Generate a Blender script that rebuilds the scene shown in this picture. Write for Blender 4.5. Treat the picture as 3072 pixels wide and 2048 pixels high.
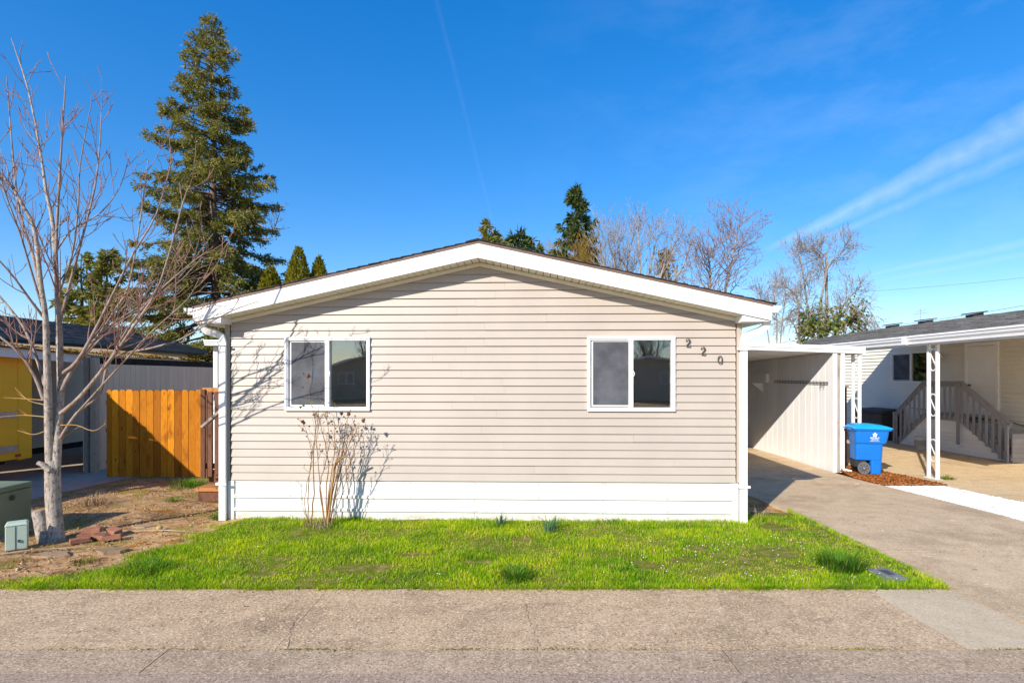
import bpy, math, random
import numpy as np
from mathutils import Vector, Matrix, noise as mnoise

for o in list(bpy.data.objects):
    bpy.data.objects.remove(o)
SC = bpy.context.scene
COL = SC.collection
PI = math.pi
R = math.radians

# ------------------------------------------------------------------ camera
CAMH = 2.05
cam = bpy.data.cameras.new('camera')
cam.sensor_width = 36.0
cam.lens = 36.0 * 1640 / 3072
cam.shift_y = (1130 - 1024) / 3072
cam.clip_start = 0.05
cam.clip_end = 3000
camo = bpy.data.objects.new('camera', cam)
camo.location = (0, 0, CAMH)
camo.rotation_euler = (PI / 2, 0, 0)
COL.objects.link(camo)
SC.camera = camo

# ------------------------------------------------------------------ sun and sky
SUN_EL = R(29.0)
SUN_H = Vector((0.565, 0.825, 0)).normalized()          # horizontal way the light travels
SUN_DIR = Vector((SUN_H.x * math.cos(SUN_EL), SUN_H.y * math.cos(SUN_EL), -math.sin(SUN_EL)))
sl = bpy.data.lights.new('sun', 'SUN')
sl.energy = 2.95
sl.angle = R(0.53)
sl.color = (1.0, 0.925, 0.82)
so = bpy.data.objects.new('sun', sl)
so.rotation_euler = SUN_DIR.to_track_quat('-Z', 'Y').to_euler()
so.location = (-30, -40, 30)
COL.objects.link(so)

W = bpy.data.worlds.new('World')
SC.world = W
W.use_nodes = True
wn, wl = W.node_tree.nodes, W.node_tree.links
wn.clear()


def wnode(t, **kw):
    n = wn.new(t)
    for k, v in kw.items():
        setattr(n, k, v)
    return n


def wmath(op, a, b=None, clamp=False):
    n = wnode('ShaderNodeMath', operation=op, use_clamp=clamp)
    for i, v in enumerate((a, b)):
        if v is None:
            continue
        if isinstance(v, (int, float)):
            n.inputs[i].default_value = v
        else:
            wl.new(v, n.inputs[i])
    return n.outputs[0]


sky = wnode('ShaderNodeTexSky', sky_type='NISHITA')
sky.sun_disc = False
sky.sun_elevation = SUN_EL
sky.sun_rotation = math.atan2(-SUN_H.x, -SUN_H.y)
sky.altitude = 200
sky.air_density = 1.0
sky.dust_density = 0.3
sky.ozone_density = 4.0
tc = wnode('ShaderNodeTexCoord')
hs = wnode('ShaderNodeHueSaturation')
hs.inputs['Saturation'].default_value = 1.62
hs.inputs['Hue'].default_value = .511
hs.inputs['Value'].default_value = 0.96
gmn = wnode('ShaderNodeGamma')                             # softer step from zenith to horizon
gmn.inputs[1].default_value = .7
wl.new(sky.outputs[0], gmn.inputs[0])
wl.new(gmn.outputs[0], hs.inputs['Color'])


def pdir(x, y):
    return Vector(((x - 1536) / 1640, 1, (1130 - y) / 1640)).normalized()


def wdot(vec):
    n = wnode('ShaderNodeVectorMath', operation='DOT_PRODUCT')
    wl.new(tc.outputs['Generated'], n.inputs[0])
    n.inputs[1].default_value = vec
    return n.outputs['Value']


def wnoise(scale, detail=4, vecscale=(1, 1, 1), rough=.55, rot=(0, 0, 0)):
    mp = wnode('ShaderNodeMapping')
    mp.inputs['Scale'].default_value = vecscale
    mp.inputs['Rotation'].default_value = rot
    wl.new(tc.outputs['Generated'], mp.inputs['Vector'])
    n = wnode('ShaderNodeTexNoise')
    n.inputs['Scale'].default_value = scale
    n.inputs['Detail'].default_value = detail
    n.inputs['Roughness'].default_value = rough
    wl.new(mp.outputs[0], n.inputs['Vector'])
    return n.outputs['Fac']


def trail(p0, p1, w0, w1, strength, fade_in, nscale=14):
    """vapour trail along the great circle through two directions"""
    d0, d1 = pdir(*p0), pdir(*p1)
    nrm = d0.cross(d1).normalized()
    ax = (d1 - d0 * d1.dot(d0)).normalized()
    t = wmath('DIVIDE', wdot(ax), d1.dot(ax))                # 0 at p0, 1 at p1
    wob = wmath('MULTIPLY', wmath('SUBTRACT', wnoise(nscale), .5), w1 * .9)
    off = wmath('ABSOLUTE', wmath('ADD', wdot(nrm), wob))
    wid = wmath('MAXIMUM', wmath('ADD', wmath('MULTIPLY', t, w1 - w0), w0), .001)
    core = wmath('SUBTRACT', 1, wmath('DIVIDE', off, wid), True)
    core = wmath('POWER', core, .8)
    fi = wmath('DIVIDE', wmath('ADD', t, fade_in), fade_in * 2, True)
    frontal = wmath('GREATER_THAN', wdot(d0), .2)
    tex = wmath('ADD', wmath('MULTIPLY', wnoise(55, 5), .9), .25, True)
    a = wmath('MULTIPLY', wmath('MULTIPLY', core, fi), wmath('MULTIPLY', frontal, tex))
    return wmath('MULTIPLY', a, strength)


parts = [trail((2330, 738), (3072, 372), .008, .026, .40, .12),
         trail((2440, 728), (3072, 455), .005, .016, .24, .10),
         trail((1480, 680), (1335, 100), .004, .005, .032, .06),
         trail((2560, 832), (3072, 728), .003, .008, .24, .2),
         trail((2600, 850), (3072, 762), .003, .006, .18, .2)]
# thin cirrus, denser toward the right hand side of the view and on beyond it
ci = wmath('SUBTRACT', wnoise(5.5, 7, (1.0, 1.0, 2.6), .62, (0, R(24), 0)), .46, True)
ci = wmath('MULTIPLY', ci, wmath('MULTIPLY', wmath('ADD', wdot((1, 0, 0)), .06, True), 1.5, True))
parts.append(wmath('MULTIPLY', ci, .42))
acc = parts[0]
for p_ in parts[1:]:
    acc = wmath('MAXIMUM', acc, p_)
mixs = wnode('ShaderNodeMixRGB')
wl.new(acc, mixs.inputs['Fac'])
wl.new(hs.outputs[0], mixs.inputs['Color1'])
mixs.inputs['Color2'].default_value = (2.4, 2.9, 3.9, 1)
bg = wnode('ShaderNodeBackground')
bg.inputs['Strength'].default_value = 0.15
wl.new(mixs.outputs[0], bg.inputs['Color'])
wo = wnode('ShaderNodeOutputWorld')
wl.new(bg.outputs[0], wo.inputs['Surface'])

SC.view_settings.view_transform = 'Standard'
SC.view_settings.look = 'None'
SC.view_settings.exposure = 1.2
SC.view_settings.gamma = 1
SC.view_settings.use_curve_mapping = False
SC.render.engine = 'CYCLES'
SC.cycles.use_denoising = True
SC.cycles.max_bounces = 8
SC.cycles.transparent_max_bounces = 12

rng = random.Random(7)
NR = np.random.default_rng(11)


# ------------------------------------------------------------------ helpers
def gz(y):
    """height of the ground: level to the house front, then falling gently to the rear"""
    return -.04 * min(max(y - 7.8, 0), 5)


def at(x, y, Y):
    return Vector(((x - 1536) / 1640 * Y, Y, CAMH + (1130 - y) / 1640 * Y))


class MB:
    def __init__(s):
        s.v, s.f = [], []

    def add(s, vs, fs):
        b = len(s.v)
        s.v += [tuple(p) for p in vs]
        s.f += [tuple(b + i for i in q) for q in fs]
        return s

    def box(s, x0, x1, y0, y1, z0, z1):
        return s.add([(x0, y0, z0), (x1, y0, z0), (x1, y1, z0), (x0, y1, z0), (x0, y0, z1), (x1, y0, z1), (x1, y1, z1), (x0, y1, z1)],
                     [(0, 3, 2, 1), (4, 5, 6, 7), (0, 1, 5, 4), (1, 2, 6, 5), (2, 3, 7, 6), (3, 0, 4, 7)])

    def hexa(s, a):
        """eight corners: bottom four then top four, each counter-clockwise"""
        return s.add(a, [(0, 3, 2, 1), (4, 5, 6, 7), (0, 1, 5, 4), (1, 2, 6, 5), (2, 3, 7, 6), (3, 0, 4, 7)])

    def quad(s, a, b, c, d):
        return s.add([a, b, c, d], [(0, 1, 2, 3)])

    def prism(s, poly, axis, a0, a1):
        """polygon extruded along an axis; the polygon gives the two other coordinates in order"""
        n = len(poly)

        def P(q, t):
            return {'x': (t, q[0], q[1]), 'y': (q[0], t, q[1]), 'z': (q[0], q[1], t)}[axis]
        vs = [P(q, a0) for q in poly] + [P(q, a1) for q in poly]
        fs = [tuple(range(n))[::-1], tuple(range(n, 2 * n))]
        fs += [(i, (i + 1) % n, n + (i + 1) % n, n + i) for i in range(n)]
        return s.add(vs, fs)

    def tube(s, pts, rad, n=8, cap=True, rot=0, sx=1, sy=1):
        pts = [Vector(p) for p in pts]
        m = len(pts)
        if not hasattr(rad, '__len__'):
            rad = [rad] * m
        ref = None
        vs = []
        for i in range(m):
            t = (pts[min(i + 1, m - 1)] - pts[max(i - 1, 0)])
            t = t.normalized() if t.length > 1e-9 else Vector((0, 0, 1))
            if ref is None:
                up = Vector((0, 0, 1)) if abs(t.z) < .9 else Vector((0, 1, 0))
                ref = (up - t * up.dot(t)).normalized()
            else:
                ref = ref - t * ref.dot(t)
                ref = ref.normalized() if ref.length > 1e-6 else t.orthogonal().normalized()
            bi = t.cross(ref)
            for k in range(n):
                a = 2 * PI * k / n + rot
                vs.append(pts[i] + (ref * math.cos(a) * sx + bi * math.sin(a) * sy) * rad[i])
        fs = [(i * n + k, i * n + (k + 1) % n, (i + 1) * n + (k + 1) % n, (i + 1) * n + k) for i in range(m - 1) for k in range(n)]
        if cap:
            fs.append(tuple(range(n))[::-1])
            fs.append(tuple((m - 1) * n + k for k in range(n)))
        return s.add(vs, fs)

    def bar(s, a, b, w, t, up=(0, 0, 1)):
        """rectangular bar from a to b: w across (sideways), t along up"""
        a, b, up = Vector(a), Vector(b), Vector(up)
        d = (b - a).normalized()
        sd = d.cross(up).normalized() * (w / 2)
        uu = sd.cross(d).normalized() * (t / 2)
        c = []
        for p in (a, b):
            c.append([p - sd - uu, p + sd - uu, p + sd + uu, p - sd + uu])
        return s.add(c[0] + c[1], [(0, 1, 2, 3), (7, 6, 5, 4), (0, 4, 5, 1), (1, 5, 6, 2), (2, 6, 7, 3), (3, 7, 4, 0)])

    def lathe(s, prof, n=24, c=(0, 0, 0)):
        m = len(prof)
        vs = [(c[0] + r * math.cos(2 * PI * k / n), c[1] + r * math.sin(2 * PI * k / n), c[2] + z) for r, z in prof for k in range(n)]
        fs = [(i * n + k, i * n + (k + 1) % n, (i + 1) * n + (k + 1) % n, (i + 1) * n + k) for i in range(m - 1) for k in range(n)]
        return s.add(vs, fs)

    def build(s, name, mat=None, parent=None, smooth=False, bevel=0, loc=None):
        me = bpy.data.meshes.new(name)
        me.from_pydata(s.v, [], s.f)
        return link_mesh(name, me, mat, parent, smooth, bevel, loc)


def link_mesh(name, me, mat=None, parent=None, smooth=False, bevel=0, loc=None):
    if mat:
        me.materials.append(mat)
    me.validate()
    me.update()
    if smooth:
        me.polygons.foreach_set('use_smooth', [True] * len(me.polygons))
    o = bpy.data.objects.new(name, me)
    COL.objects.link(o)
    if parent:
        o.parent = parent
    if loc:
        o.location = loc
    if bevel:
        b = o.modifiers.new('bevel', 'BEVEL')
        b.width = bevel
        b.segments = 2
        b.limit_method = 'ANGLE'
        b.angle_limit = R(35)
    return o


def np_mesh(name, verts, tris, mat, parent=None, k=3, smooth=False):
    """large meshes straight from numpy: verts (n,3), faces (m,k)"""
    me = bpy.data.meshes.new(name)
    verts = np.asarray(verts, dtype=np.float32)
    tris = np.asarray(tris, dtype=np.int32)
    me.vertices.add(len(verts))
    me.vertices.foreach_set('co', verts.ravel())
    me.loops.add(tris.size)
    me.loops.foreach_set('vertex_index', tris.ravel())
    me.polygons.add(len(tris))
    me.polygons.foreach_set('loop_start', np.arange(0, tris.size, k, dtype=np.int32))
    me.polygons.foreach_set('loop_total', np.full(len(tris), k, dtype=np.int32))
    if smooth:
        me.polygons.foreach_set('use_smooth', np.ones(len(tris), dtype=bool))
    me.materials.append(mat)
    me.update(calc_edges=True)
    o = bpy.data.objects.new(name, me)
    COL.objects.link(o)
    if parent:
        o.parent = parent
    return o


def copy_part(src, parent, loc=None, name=None):
    c = src.copy()
    if name:
        c.name = name
    COL.objects.link(c)
    c.parent = parent
    if loc is not None:
        c.location = loc
    return c


def tag(o, label, cat, group=None):
    o['label'] = label
    o['category'] = cat
    if group:
        o['group'] = group
    return o


def thing(name, label, cat, loc=(0, 0, 0), rotz=0, group=None):
    o = bpy.data.objects.new(name, None)
    o.empty_display_size = .2
    COL.objects.link(o)
    o.location = loc
    o.rotation_euler = (0, 0, rotz)
    return tag(o, label, cat, group)


def struct(o):
    o['kind'] = 'structure'
    return o


def stuff(o, label=None, cat=None):
    o['kind'] = 'stuff'
    if label:
        o['label'] = label
        o['category'] = cat
    return o


# ------------------------------------------------------------------ materials
class NT:
    def __init__(s, name):
        s.m = bpy.data.materials.new(name)
        s.m.use_nodes = True
        s.n, s.l = s.m.node_tree.nodes, s.m.node_tree.links
        s.n.clear()
        s.out = s.n.new('ShaderNodeOutputMaterial')
        s.co = s.n.new('ShaderNodeTexCoord').outputs['Object']

    def node(s, t, **kw):
        n = s.n.new(t)
        for k, v in kw.items():
            setattr(n, k, v)
        return n

    def set(s, sock, v):
        if hasattr(v, 'is_output'):
            s.l.new(v, sock)
        elif isinstance(v, (tuple, list)) and len(v) == 3 and sock.type == 'RGBA':
            sock.default_value = (*v, 1)
        else:
            sock.default_value = v

    def map(s, scale=(1, 1, 1), src=None):
        n = s.node('ShaderNodeMapping')
        n.inputs['Scale'].default_value = scale
        s.l.new(src or s.co, n.inputs['Vector'])
        return n.outputs[0]

    def noise(s, scale, detail=4, rough=.55, vec=None, dist=0):
        n = s.node('ShaderNodeTexNoise')
        n.inputs['Scale'].default_value = scale
        n.inputs['Detail'].default_value = detail
        n.inputs['Roughness'].default_value = rough
        n.inputs['Distortion'].default_value = dist
        s.l.new(vec or s.co, n.inputs['Vector'])
        return n.outputs['Fac']

    def voro(s, scale, feature='F1', out='Distance', vec=None, rnd=1):
        n = s.node('ShaderNodeTexVoronoi', feature=feature)
        n.inputs['Scale'].default_value = scale
        n.inputs['Randomness'].default_value = rnd
        s.l.new(vec or s.co, n.inputs['Vector'])
        return n.outputs[out]

    def math(s, op, a, b=0, clamp=False):
        n = s.node('ShaderNodeMath', operation=op, use_clamp=clamp)
        s.set(n.inputs[0], a)
        s.set(n.inputs[1], b)
        return n.outputs[0]

    def step(s, v, lo, hi):
        n = s.node('ShaderNodeMapRange', interpolation_type='SMOOTHSTEP')
        s.set(n.inputs['Value'], v)
        n.inputs['From Min'].default_value = lo
        n.inputs['From Max'].default_value = hi
        return n.outputs[0]

    def mix(s, f, a, b, mode='MIX'):
        n = s.node('ShaderNodeMixRGB', blend_type=mode)
        s.set(n.inputs['Fac'], f)
        s.set(n.inputs['Color1'], a)
        s.set(n.inputs['Color2'], b)
        return n.outputs[0]

    def ramp(s, f, stops):
        n = s.node('ShaderNodeValToRGB')
        e = n.color_ramp.elements
        while len(e) < len(stops):
            e.new(.5)
        for q, (p, c) in zip(e, stops):
            q.position = p
            q.color = (*c, 1)
        s.l.new(f, n.inputs[0])
        return n.outputs[0]

    def rand(s):
        return s.node('ShaderNodeObjectInfo').outputs['Random']

    def island(s):
        return s.node('ShaderNodeNewGeometry').outputs['Random Per Island']

    def bump(s, h, strength=.3, dist=.01, prev=None):
        n = s.node('ShaderNodeBump')
        n.inputs['Strength'].default_value = strength
        n.inputs['Distance'].default_value = dist
        s.l.new(h, n.inputs['Height'])
        if prev:
            s.l.new(prev, n.inputs['Normal'])
        return n.outputs[0]

    def bsdf(s, col, rough=.7, spec=.3, metal=0, normal=None, **kw):
        b = s.node('ShaderNodeBsdfPrincipled')
        s.set(b.inputs['Base Color'], col)
        s.set(b.inputs['Roughness'], rough)
        b.inputs['Specular IOR Level'].default_value = spec
        b.inputs['Metallic'].default_value = metal
        if normal:
            s.l.new(normal, b.inputs['Normal'])
        for k, v in kw.items():
            s.set(b.inputs[k], v)
        s.l.new(b.outputs[0], s.out.inputs['Surface'])
        return s.m


def sc(c, k):
    return tuple(v * k for v in c)


def simple(name, col, var=.12, scale=3, rough=.6, spec=.3, bump=.15, bscale=60, rnd=0.0, metal=0, dirt=None, dirt_amt=.3, vec=(1, 1, 1)):
    """painted / plain surface with mottling, fine relief and a little grime"""
    t = NT(name)
    v = t.map(vec)
    f = t.noise(scale, 6, .6, v)
    c = t.mix(t.step(f, .3, .7), sc(col, 1 - var), sc(col, 1 + var))
    if rnd:
        c = t.mix(t.math('MULTIPLY', t.rand(), 1), c, sc(col, 1 - rnd))
    if dirt:
        d = t.step(t.noise(scale * 2.3, 8, .7, v), .52, .75)
        c = t.mix(t.math('MULTIPLY', d, dirt_amt), c, dirt)
    nb = t.bump(t.noise(bscale, 4, .6, v), bump, .004) if bump else None
    return t.bsdf(c, rough, spec, metal, nb)


def concrete(name, a, b, dark, fleck=.9, stain=.55, coarse=1.0):
    t = NT(name)
    big = t.noise(.8, 7, .66)
    med = t.noise(4.5, 7, .66)
    drift = t.noise(2.2, 6, .7, t.map((.5, 2.0, 1)))
    fine = t.noise(34 * coarse, 6, .78)
    agg = t.voro(62 * coarse, 'F1', 'Color')
    sep = t.node('ShaderNodeSeparateColor')
    t.l.new(agg, sep.inputs[0])
    ag = sep.outputs[0]
    c = t.mix(t.step(med, .3, .72), a, b)
    c = t.mix(t.math('MULTIPLY', t.step(big, .46, .70), stain), c, dark)
    c = t.mix(t.math('MULTIPLY', t.step(drift, .54, .72), stain * .8), c, sc(dark, .88))
    c = t.mix(t.math('MULTIPLY', t.step(fine, .50, .64), .75 * fleck), c, sc(dark, .60))
    c = t.mix(t.math('MULTIPLY', t.step(fine, .48, .34), .65 * fleck), c, sc(b, 1.45))
    c = t.mix(t.math('MULTIPLY', t.step(ag, .84, .92), .7 * fleck), c, sc(b, 1.6))
    c = t.mix(t.math('MULTIPLY', t.step(ag, .14, .06), .75 * fleck), c, sc(dark, .40))
    spots = t.step(t.noise(3.1, 3, .5), .715, .735)
    c = t.mix(t.math('MULTIPLY', spots, .6), c, sc(b, 1.6))
    gum = t.step(t.voro(1.7, 'F1', 'Distance'), .050, .030)
    c = t.mix(t.math('MULTIPLY', gum, .6), c, sc(dark, .55))
    h = t.math('ADD', fine, t.math('MULTIPLY', ag, .4))
    return t.bsdf(c, .95, .05, 0, t.bump(h, .8, .008))


M = {}
M['sidewalk'] = concrete('sidewalk_concrete', (.475, .34, .208), (.60, .44, .28), (.32, .228, .142), .72, .9, 1.3)
M['gutter'] = concrete('gutter_concrete', (.415, .305, .20), (.52, .39, .265), (.30, .22, .148), .72, .7, 1.35)
M['pale'] = concrete('pale_concrete', (.54, .43, .285), (.62, .50, .345), (.44, .34, .225), .28, .4, 1.2)
M['drive'] = concrete('driveway_concrete', (.56, .415, .258), (.67, .505, .325), (.39, .28, .175), .36, .85, 1.4)
M['drive2'] = concrete('tan_concrete', (.60, .44, .25), (.70, .53, .32), (.42, .29, .165), .3, .6, 1.0)
M['drive3'] = concrete('grey_concrete', (.46, .38, .30), (.54, .45, .36), (.36, .28, .22), .35, .6, 1.0)
M['asphalt'] = concrete('asphalt', (.37, .275, .20), (.46, .345, .255), (.27, .20, .145), .8, .5, 1.6)


def soil_mat():
    t = NT('dry_mossy_soil')
    n1 = t.noise(1.5, 7, .62)
    n2 = t.noise(6, 7, .66)
    n3 = t.noise(30, 6, .7, t.map((1, 3.2, 1)))
    c = t.ramp(n2, [(.30, (.26, .115, .045)), (.42, (.50, .27, .115)), (.54, (.66, .41, .20)), (.72, (.74, .53, .32))])
    c = t.mix(t.math('MULTIPLY', t.step(t.noise(1.15, 7, .68), .50, .64), .72), c, (.15, .078, .036))
    c = t.mix(t.math('MULTIPLY', t.step(n1, .50, .62), .8), c, (.30, .25, .035))
    c = t.mix(t.math('MULTIPLY', t.step(t.noise(2.3, 6, .62), .565, .65), .85), c, (.47, .19, .018))
    c = t.mix(t.math('MULTIPLY', t.step(n3, .56, .72), .6), c, (.46, .35, .22))
    c = t.mix(t.math('MULTIPLY', t.step(n3, .42, .28), .6), c, (.05, .03, .018))
    return t.bsdf(c, .95, .1, 0, t.bump(t.math('ADD', n3, n2), .9, .03))


M['soil'] = soil_mat()


def turf_mat():
    t = NT('lawn_soil')
    n2 = t.noise(9, 6, .66)
    c = t.ramp(n2, [(.3, (.09, .12, .012)), (.5, (.16, .18, .02)), (.62, (.30, .21, .09)), (.8, (.42, .29, .16))])
    return t.bsdf(c, .95, .1, 0, t.bump(t.noise(40, 5, .7), .8, .02))


M['turf'] = turf_mat()


def blade_mat(name, lo, mid, hi, dry, drya=.14, patch=1.2, trans=.35, thatch=0):
    t = NT(name)
    i = t.island()
    pt = t.noise(patch, 4, .6)
    pf = t.noise(patch * 4.3, 4, .6)
    f = t.math('ADD', t.math('MULTIPLY', i, .40), t.math('MULTIPLY', t.math('SUBTRACT', pt, .40), 1.7))
    f = t.math('ADD', f, t.math('ADD', t.math('MULTIPLY', t.math('SUBTRACT', pf, .5), 1.1), .12), True)
    c = t.ramp(f, [(.05, lo), (.42, mid), (.85, hi)])
    c = t.mix(t.math('GREATER_THAN', i, 1 - drya), c, dry)
    if thatch:
        worn = t.math('MULTIPLY', t.step(t.noise(1.9, 6, .66), .54, .70), t.math('GREATER_THAN', t.noise(90, 2), .47))
        c = t.mix(t.math('MULTIPLY', worn, thatch), c, sc(dry, .95))
    d = t.node('ShaderNodeBsdfPrincipled')
    t.set(d.inputs['Base Color'], c)
    d.inputs['Roughness'].default_value = .7
    d.inputs['Specular IOR Level'].default_value = .1
    tr = t.node('ShaderNodeBsdfTranslucent')
    t.set(tr.inputs['Color'], t.mix(.5, c, sc(hi, 1.2)))
    mx = t.node('ShaderNodeMixShader')
    mx.inputs[0].default_value = trans
    t.l.new(d.outputs[0], mx.inputs[1])
    t.l.new(tr.outputs[0], mx.inputs[2])
    t.l.new(mx.outputs[0], t.out.inputs['Surface'])
    return t.m


M['grass'] = blade_mat('grass_blades', (.06, .22, .010), (.25, .45, .008), (.56, .64, .016), (.66, .50, .20), .08, 1.3, .45, .55)
M['tuft'] = blade_mat('tuft_blades', (.05, .14, .015), (.10, .23, .015), (.17, .30, .03), (.35, .30, .12), .04)
M['daff'] = blade_mat('bulb_leaves', (.06, .14, .06), (.10, .21, .10), (.16, .29, .14), (.22, .30, .12), .03)
M['needle'] = blade_mat('spruce_needles', (.075, .09, .022), (.165, .18, .036), (.28, .26, .055), (.38, .28, .12), .15, .45, .32)
M['needle2'] = blade_mat('fir_needles', (.03, .062, .026), (.065, .105, .036), (.11, .145, .042), (.17, .15, .05), .08, .35, .25)
M['thuja'] = blade_mat('arborvitae_foliage', (.07, .09, .008), (.165, .17, .010), (.27, .235, .014), (.30, .18, .02), .08, .8, .3)
M['ivy'] = blade_mat('ivy_leaves', (.05, .085, .012), (.12, .17, .02), (.24, .26, .04), (.28, .24, .06), .08, .8, .3)
M['willow'] = blade_mat('amber_twigs', (.20, .12, .03), (.33, .21, .05), (.45, .31, .08), (.25, .18, .09), .1, .8, .15)
M['straw'] = blade_mat('dead_straw', (.20, .13, .07), (.34, .25, .15), (.50, .40, .27), (.10, .06, .035), .3, 2, .1)
M['moss'] = blade_mat('moss', (.09, .10, .012), (.17, .17, .015), (.25, .22, .025), (.2, .13, .03), .1, 3, .2)


def bark(name, a, b, dark, scale=14, st=(1, 1, .25), bumpd=.012):
    t = NT(name)
    v = t.map(st)
    n1 = t.noise(scale, 7, .65, v)
    n2 = t.noise(scale * .25, 5, .6)
    c = t.mix(t.step(n2, .35, .65), a, b)
    c = t.mix(t.math('MULTIPLY', t.step(n1, .50, .36), .85), c, dark)
    lich = t.step(t.noise(9, 5, .6), .58, .66)
    c = t.mix(t.math('MULTIPLY', lich, .35), c, sc(a, 1.35))
    return t.bsdf(c, .85, .2, 0, t.bump(n1, .8, bumpd))


M['maple_bark'] = bark('maple_bark', (.32, .265, .215), (.45, .385, .325), (.09, .07, .055), 42, (1, 1, .45))
M['maple_limb'] = bark('maple_limb_bark', (.25, .18, .145), (.34, .27, .225), (.13, .08, .06), 22)
M['maple_twig'] = simple('maple_twig', (.27, .145, .105), .3, 4, .6, .3, 0)
M['twig_orange'] = simple('orange_shoot', (.42, .24, .08), .3, 4, .6, .3, 0)  # orange-brown is the shoots' own bark colour
M['grey_bark'] = bark('grey_bark', (.27, .235, .205), (.36, .32, .28), (.12, .10, .085), 8)
M['grey_twig'] = simple('grey_twig', (.32, .275, .235), .25, 3, .7, .2, 0)
M['lilac_twig'] = simple('purplish_twig', (.26, .185, .16), .25, 3, .7, .2, 0)
M['brown_bark'] = bark('brown_bark', (.11, .08, .06), (.17, .13, .10), (.05, .035, .025), 8)
M['rose_cane'] = simple('rose_cane', (.25, .13, .05), .45, 5, .6, .3, .2)
M['rose_dead'] = simple('dead_cane', (.36, .20, .08), .3, 5, .6, .3, .3)
M['rose_head'] = simple('withered_rose', (.16, .085, .045), .4, 20, .9, .1, .3)


def siding_mat(name, col, rough=.45, rnd=.05):
    t = NT(name)
    n = t.noise(1.1, 6, .6)
    g = t.noise(30, 5, .65, t.map((.25, 1, 6)))
    c = t.mix(t.step(n, .3, .7), sc(col, .955), sc(col, 1.045))
    c = t.mix(t.math('MULTIPLY', t.rand(), rnd * 2), c, sc(col, .86))
    stain = t.step(t.noise(3.2, 7, .7, t.map((2.2, 1, .5))), .58, .78)
    c = t.mix(t.math('MULTIPLY', stain, .16), c, sc(col, .62))
    dots = t.step(t.voro(3.1), .042, .022)
    c = t.mix(t.math('MULTIPLY', dots, .35), c, sc(col, 1.25))
    return t.bsdf(c, t.math('ADD', t.math('MULTIPLY', g, .2), rough - .1), .35, 0, t.bump(g, .12, .002))


M['siding'] = siding_mat('taupe_vinyl', (.43, .372, .318))
M['trim_taupe'] = simple('taupe_trim', (.40, .34, .285), .05, 3, .5)
M['soffit'] = simple('cream_soffit', (.80, .74, .62), .05, 3, .5)
M['white'] = simple('white_paint', (.74, .73, .71), .03, 2.5, .42, .4, .08, 60, 0, 0, (.45, .41, .36), .28)
M['white_vinyl'] = simple('white_vinyl', (.86, .85, .84), .02, 3, .35, .4, .03)
def skirt_mat():
    t = NT('white_skirting')
    n1 = t.noise(3, 7, .65, t.map((1, 1, 3)))
    c = t.mix(t.step(n1, .35, .7), (.70, .69, .665), (.62, .61, .585))
    sep = t.node('ShaderNodeSeparateXYZ')
    t.l.new(t.co, sep.inputs[0])
    mud = t.math('MULTIPLY', t.step(sep.outputs[2], .16, -.01), t.step(t.noise(11, 6, .7), .30, .70))
    c = t.mix(t.math('MULTIPLY', mud, .8), c, (.40, .31, .20))
    drip = t.math('MULTIPLY', t.step(t.noise(7, 6, .7, t.map((2.5, 1, .22))), .58, .76), .35)
    c = t.mix(drip, c, (.46, .42, .36))
    return t.bsdf(c, .5, .3, 0, t.bump(t.noise(2.2, 4, .5), .25, .02))


M['skirt'] = skirt_mat()
M['skirt_line'] = simple('skirt_seam', (.42, .41, .40), .1, 4, .7)
M['downpipe'] = simple('white_pipe', (.80, .80, .79), .03, 4, .35, .4, .05, 60, 0, 0, (.5, .47, .42), .2)
M['drip'] = simple('brown_drip_edge', (.16, .10, .075), .12, 6, .5)
M['shingle_dark'] = simple('charcoal_shingle', (.042, .040, .042), .4, 40, .95, .15, .8, 120)
M['gunmetal'] = simple('dark_metal', (.06, .055, .05), .2, 20, .45, .4)
M['dark'] = simple('dark_void', (.03, .026, .022), .3, 4, .9)
M['room_wall'] = simple('room_wall', (.66, .50, .34), .12, 2, .9)
M['room_floor'] = simple('room_carpet', (.52, .40, .28), .2, 6, .95)
M['room_white'] = simple('room_trim', (.50, .46, .40), .06, 4, .7)
M['screen'] = simple('insect_screen', (.085, .088, .10), .3, 3, .75, .25, .25, 220)


def glass_mat():
    t = NT('window_glass')
    fr = t.node('ShaderNodeFresnel')
    fr.inputs['IOR'].default_value = 1.52
    tp = t.node('ShaderNodeBsdfTransparent')
    tp.inputs['Color'].default_value = (.90, .91, .90, 1)
    gl = t.node('ShaderNodeBsdfGlossy')
    gl.inputs['Roughness'].default_value = .015
    t.set(gl.inputs['Normal'], t.bump(t.noise(1.6, 2, .4), .06, .02))
    df = t.node('ShaderNodeBsdfDiffuse')
    df.inputs['Color'].default_value = (.30, .30, .28, 1)
    dust = t.math('MULTIPLY', t.step(t.noise(60, 5, .7), .62, .75), .30)
    dust = t.math('ADD', dust, .025)
    m0 = t.node('ShaderNodeMixShader')
    t.set(m0.inputs[0], dust)
    t.l.new(tp.outputs[0], m0.inputs[1])
    t.l.new(df.outputs[0], m0.inputs[2])
    mx = t.node('ShaderNodeMixShader')
    t.set(mx.inputs[0], t.math('MULTIPLY', fr.outputs[0], 4.4, True))
    t.l.new(m0.outputs[0], mx.inputs[1])
    t.l.new(gl.outputs[0], mx.inputs[2])
    t.l.new(mx.outputs[0], t.out.inputs['Surface'])
    return t.m


M['glass'] = glass_mat()


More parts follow.
